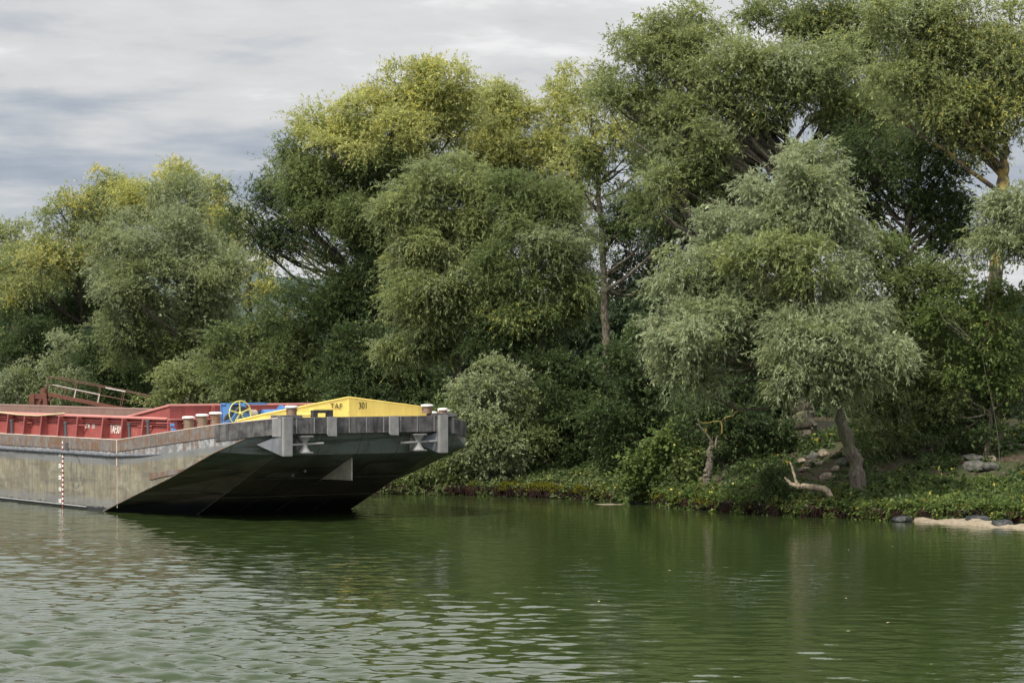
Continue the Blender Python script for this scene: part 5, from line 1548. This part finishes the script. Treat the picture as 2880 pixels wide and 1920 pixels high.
def build_rocks():
    def rock(px, py, w, h, m, label, seed, z=None, cat='rock', group='stones on the bank'):
        r = np.random.default_rng(seed)
        if z is None:
            x, y = ground_hit(px, py + h * 0.35); zz = float(gz(x, y))
        else:
            y = F * CAMZ / (py + h * 0.45 - HOR); x = (px - 1440) * y / F; zz = 0.0
        k = y / F
        bm = bmesh.new(); bmesh.ops.create_icosphere(bm, subdivisions=3, radius=1.0)
        pl = [unit(r.normal(0, 1, 3)) for _ in range(9)]; dd = r.uniform(.55, .85, 9)
        for v in bm.verts:
            c = np.array(v.co)
            for n_, d_ in zip(pl, dd):
                e = c @ n_ - d_
                if e > 0: c = c - n_ * e * .85
            c = c * (1 + .05 * math.sin(5 * c[0] + 7 * c[1] + seed) + .03 * math.sin(13 * c[2] + 9 * c[0]))
            v.co = c
        me = bpy.data.meshes.new('rock'); bm.to_mesh(me); bm.free()
        o = link('rock', me, MAT[m], smooth=True)
        try: me.set_sharp_from_angle(angle=R(32))
        except Exception: pass
        o.location = (x, y, zz + h * k * .28)
        o.scale = (w * k * .62, w * k * .55, h * k * .68)
        o.rotation_euler = (r.uniform(-.3, .3), r.uniform(-.3, .3), r.uniform(0, 6))
        me.transform(Matrix.Diagonal((*o.scale, 1)) @ Matrix.Rotation(o.rotation_euler.z, 4, 'Z')); o.scale = (1, 1, 1); o.rotation_euler = (0, 0, 0)
        tag(o, label, cat, group)
    S = 'stone'
    data = [
        (2255, 1297, 30, 18, S, 'oval buff stone at the upper left of the stone pile'),
        (2286, 1282, 30, 20, 'stone_grey', 'grey angular stone behind the oval buff one'),
        (2318, 1276, 32, 22, S, 'upright pale stone at the top of the stone pile'),
        (2347, 1281, 26, 18, S, 'small buff stone close beside the leaning willow trunk'),
        (2290, 1302, 52, 22, S, 'long flat slab across the middle of the stone pile'),
        (2262, 1318, 30, 14, S, 'brownish flat stone under the long slab'),
        (2325, 1340, 38, 22, S, 'broken buff block below the stone pile'),
        (2350, 1318, 28, 16, S, 'rounded stone between the pile and the willow trunk'),
        (2368, 1300, 34, 30, 'stone_grey', 'large grey boulder behind the leaning willow trunk'),
        (2275, 1390, 30, 22, 'stone_grey', 'grey boulder under the driftwood log'),
        (2166, 1324, 34, 18, S, 'orange buff stone left of the small dark bush'),
        (2130, 1300, 20, 12, S, 'small brown stone on the slope in the ivy'),
        (2121, 1258, 22, 12, S, 'pale stone lying high under the shrubs'),
        (1968, 1349, 30, 13, S, 'pale stone at the left foot of the stump'),
        (1976, 1373, 42, 9, 'stone_grey', 'flat grey slab on the bank edge below the stump'),
        (2735, 1290, 60, 22, 'stone_grey', 'big flat grey slab on top of the right hand boulders'),
        (2742, 1312, 62, 30, 'stone_grey', 'large dark grey boulder under the flat slab at the right'),
        (2790, 1292, 26, 18, S, 'small pale block beside the right hand boulders'),
        (2785, 1312, 46, 22, 'stone_grey', 'low wide boulder at the right end of the slope'),
        (2500, 1397, 34, 16, 'stone_grey', 'grey stone in the nettles right of the willow'),
        (2658, 1427, 16, 10, S, 'tiny white stone in the brambles'),
        (2690, 1358, 36, 12, S, 'flat brown stone above the brambles'),
        (1690, 1348, 46, 14, S, 'brown ledge stone on the mossy lip'),
        (1650, 1365, 20, 12, 'stone_grey', 'little grey stone in the moss'),
        (1560, 1310, 30, 12, 'stone_grey', 'grey stone under the shaded bush')]
    for i, (px, py, w, h, m, lab) in enumerate(data):
        rock(px, py, w, h, m, lab, 100 + i)
    rock(1547, 1390, 36, 18, S, 'lone buff stone standing in the water', 201, z=0)
    for i, (px, py, w, h, lab) in enumerate([
            (2540, 1458, 50, 18, 'black wet boulder at the left tip of the sand bar'), (2625, 1455, 60, 18, 'long black wet boulder behind the sand bar'),
            (2680, 1452, 50, 22, 'black wet boulder with a pale crown behind the sand'), (2745, 1460, 66, 30, 'largest black wet boulder beside the sand'),
            (2820, 1470, 56, 24, 'mossy black boulder at the right end of the sand'), (2845, 1448, 46, 34, 'grey brown block above the sand at the right edge'),
            (2135, 1440, 24, 12, 'small dark stone at the waterline left of the driftwood'), (2170, 1441, 36, 12, 'dark flat stone at the waterline below the small bush'), (1650, 1393, 30, 12, 'dark stone at the waterline by the sand shoal'), (1790, 1412, 40, 9, 'flat dark stone right of the sand shoal')]):
        rock(px, py, w, h, 'stone_wet' if 'grey brown' not in lab else 'stone', lab, 300 + i, z=0, group='wet stones at the waterline')


build_rocks()


def knotty(mb, pts, rads, n, rng):
    """a limb with swellings, flats and small kinks."""
    pts = [np.array(p) for p in pts]; fp, fr = [], []
    for i in range(len(pts) - 1):
        for t in (0, .25, .5, .75):
            r = rads[i] * (1 - t) + rads[i + 1] * t
            fp.append(pts[i] * (1 - t) + pts[i + 1] * t + rng.normal(0, .16, 3) * r); fr.append(r * rng.uniform(.9, 1.12))
    fp.append(pts[-1]); fr.append(rads[-1])
    b0 = len(mb.v); mb.tube(fp, fr, n)
    for k in range(b0, len(mb.v)):
        v = np.array(mb.v[k]); mb.v[k] = tuple(v + rng.normal(0, .05, 3) * max(rads) * .8)


def build_deadwood():
    rng = np.random.default_rng(3)
    # pollarded stump with two thin branches
    x, y = ground_hit(1985, 1366)
    root = empty('pollarded_stump', (x, y, float(gz(x, y)))); tag(root, 'bare grey pollarded stump with two thin branches on the bank', 'tree stump')
    o = Vector(root.location)

    def q(px, py, dy=0.0):
        return P(px, py, y + dy) - o
    b = MB()
    knotty(b, [Vector((0, 0, -.15)), q(1988, 1352), q(1992, 1330), q(1996, 1300), q(1999, 1270), q(2001, 1250), q(2000, 1244)], [.32, .20, .165, .145, .135, .125, .10], 12, rng)
    b.tube([q(2001, 1268), q(2010, 1262), q(2014, 1245), q(2017, 1228)], [.08, .075, .065, .04], 9)
    b.tube([q(1993, 1360), q(1978, 1368), q(1970, 1374)], [.12, .08, .04], 7)
    b.build('trunk', MAT['bark'], root, smooth=True)
    b = MB()
    b.tube([q(2003, 1243), q(1993, 1228), q(1980, 1212), q(1968, 1198), q(1957, 1190)], [.05, .045, .04, .032, .022], 7)
    b.tube([q(1968, 1198), q(1962, 1180), q(1957, 1160)], [.02, .015, .008], 5)
    b.build('branch', MAT['bark'], root, smooth=True)
    b = MB()
    b.tube([q(2017, 1228), q(2030, 1218), q(2031, 1200), q(2028, 1185), q(2040, 1174), q(2055, 1170), q(2060, 1158), q(2062, 1143), q(2075, 1133)], [.045, .04, .04, .04, .035, .032, .03, .026, .012], 7)
    b.tube([q(2028, 1185), q(2010, 1184), q(1990, 1189), q(1975, 1188), q(1962, 1182)], [.03, .026, .022, .018, .008], 6)
    b.tube([q(2000, 1187), q(1988, 1202), q(1975, 1208)], [.018, .014, .007], 5)
    b.tube([q(2058, 1172), q(2068, 1160), q(2083, 1150)], [.018, .012, .006], 5)
    b.build('branch', MAT['lichen'], root, smooth=True)
    # driftwood log
    x, y = ground_hit(2330, 1410)
    root = empty('driftwood_log', (x, y, float(gz(x, y)))); tag(root, 'twisted pale driftwood log with upturned prongs on the bank edge', 'log')
    o = Vector(root.location)
    b = MB()
    knotty(b, [q(2318, 1418), q(2328, 1402), q(2334, 1390), q(2322, 1377), (q(2300, 1371)), q(2270, 1367), q(2245, 1367), q(2225, 1360), q(2213, 1350), q(2207, 1342)],
           [.06, .10, .135, .13, .12, .11, .10, .075, .055, .03], 10, rng)
    knotty(b, [q(2247, 1366), q(2240, 1352), q(2232, 1330), q(2228, 1312), q(2221, 1297)], [.075, .062, .05, .045, .03], 8, rng)
    knotty(b, [q(2330, 1398), q(2318, 1406), q(2300, 1408)], [.07, .045, .02], 7, rng)
    knotty(b, [q(2332, 1392), q(2345, 1398), q(2350, 1415)], [.08, .05, .03], 7, rng)
    b.build('trunk', MAT['driftwood'], root, smooth=True)
    # bare fallen branch on the right slope
    x, y = ground_hit(2800, 1275)
    root = empty('fallen_branch', (x, y, float(gz(x, y)))); tag(root, 'thin grey fallen branch lying across the slope at the right edge', 'branch')
    o = Vector(root.location)
    b = MB()
    b.tube([q(2722, 1277), q(2760, 1270), q(2800, 1262), q(2830, 1252), q(2860, 1249), q(2885, 1250)], [.012, .03, .035, .03, .025, .02], 7)
    b.build('stem', MAT['bark_pale'], root, smooth=True)
    # trunks in the middle thicket
    x, y = ground_hit(1515, 1290)
    root = empty('bare_trunks', (x, y + 1.0, float(gz(x, y + 1.0)))); tag(root, 'cluster of pale bare stems inside the shaded middle bushes', 'tree')
    o = Vector(root.location); y = y + .4
    for a in ([(1528, 1290), (1520, 1240), (1512, 1190), (1500, 1120)], [(1520, 1290), (1508, 1250), (1503, 1200), (1480, 1130)], [(1545, 1290), (1540, 1240), (1545, 1180)]):
        b = MB(); b.tube([q(*p) for p in a], list(np.linspace(.13, .06, len(a))), 8); b.build('stem', MAT['bark_pale'], root, smooth=True)


build_deadwood()


def build_floating_leaves():
    r = np.random.default_rng(9)
    m = MAT['leaf_float']
    proto = None
    for i in range(8):
        px, py = r.uniform(1250, 2700), r.uniform(1440, 1780)
        Y = F * CAMZ / (py - HOR); X = (px - 1440) * Y / F
        if proto is None:
            me = poly_mesh('floating_leaf', [(-.06, 0, .004), (0, -.035, .015), (.065, 0, .010), (0, .035, .015)], [(0, 1, 2, 3)])
            o = proto = link('floating_leaf', me, m)
            tag(o, 'small pale leaf floating on the green water', 'leaf', 'leaves floating on the water')
        else:
            o = proto.copy(); COL.objects.link(o)
        o.location = (X, Y, 0.012); o.rotation_euler = (0, 0, r.uniform(0, 6))


MAT['leaf_float'] = weathered('leaf_float', (0.55, 0.50, 0.28), (0.45, 0.38, 0.15), streak=False, bump=0)
build_floating_leaves()
pass
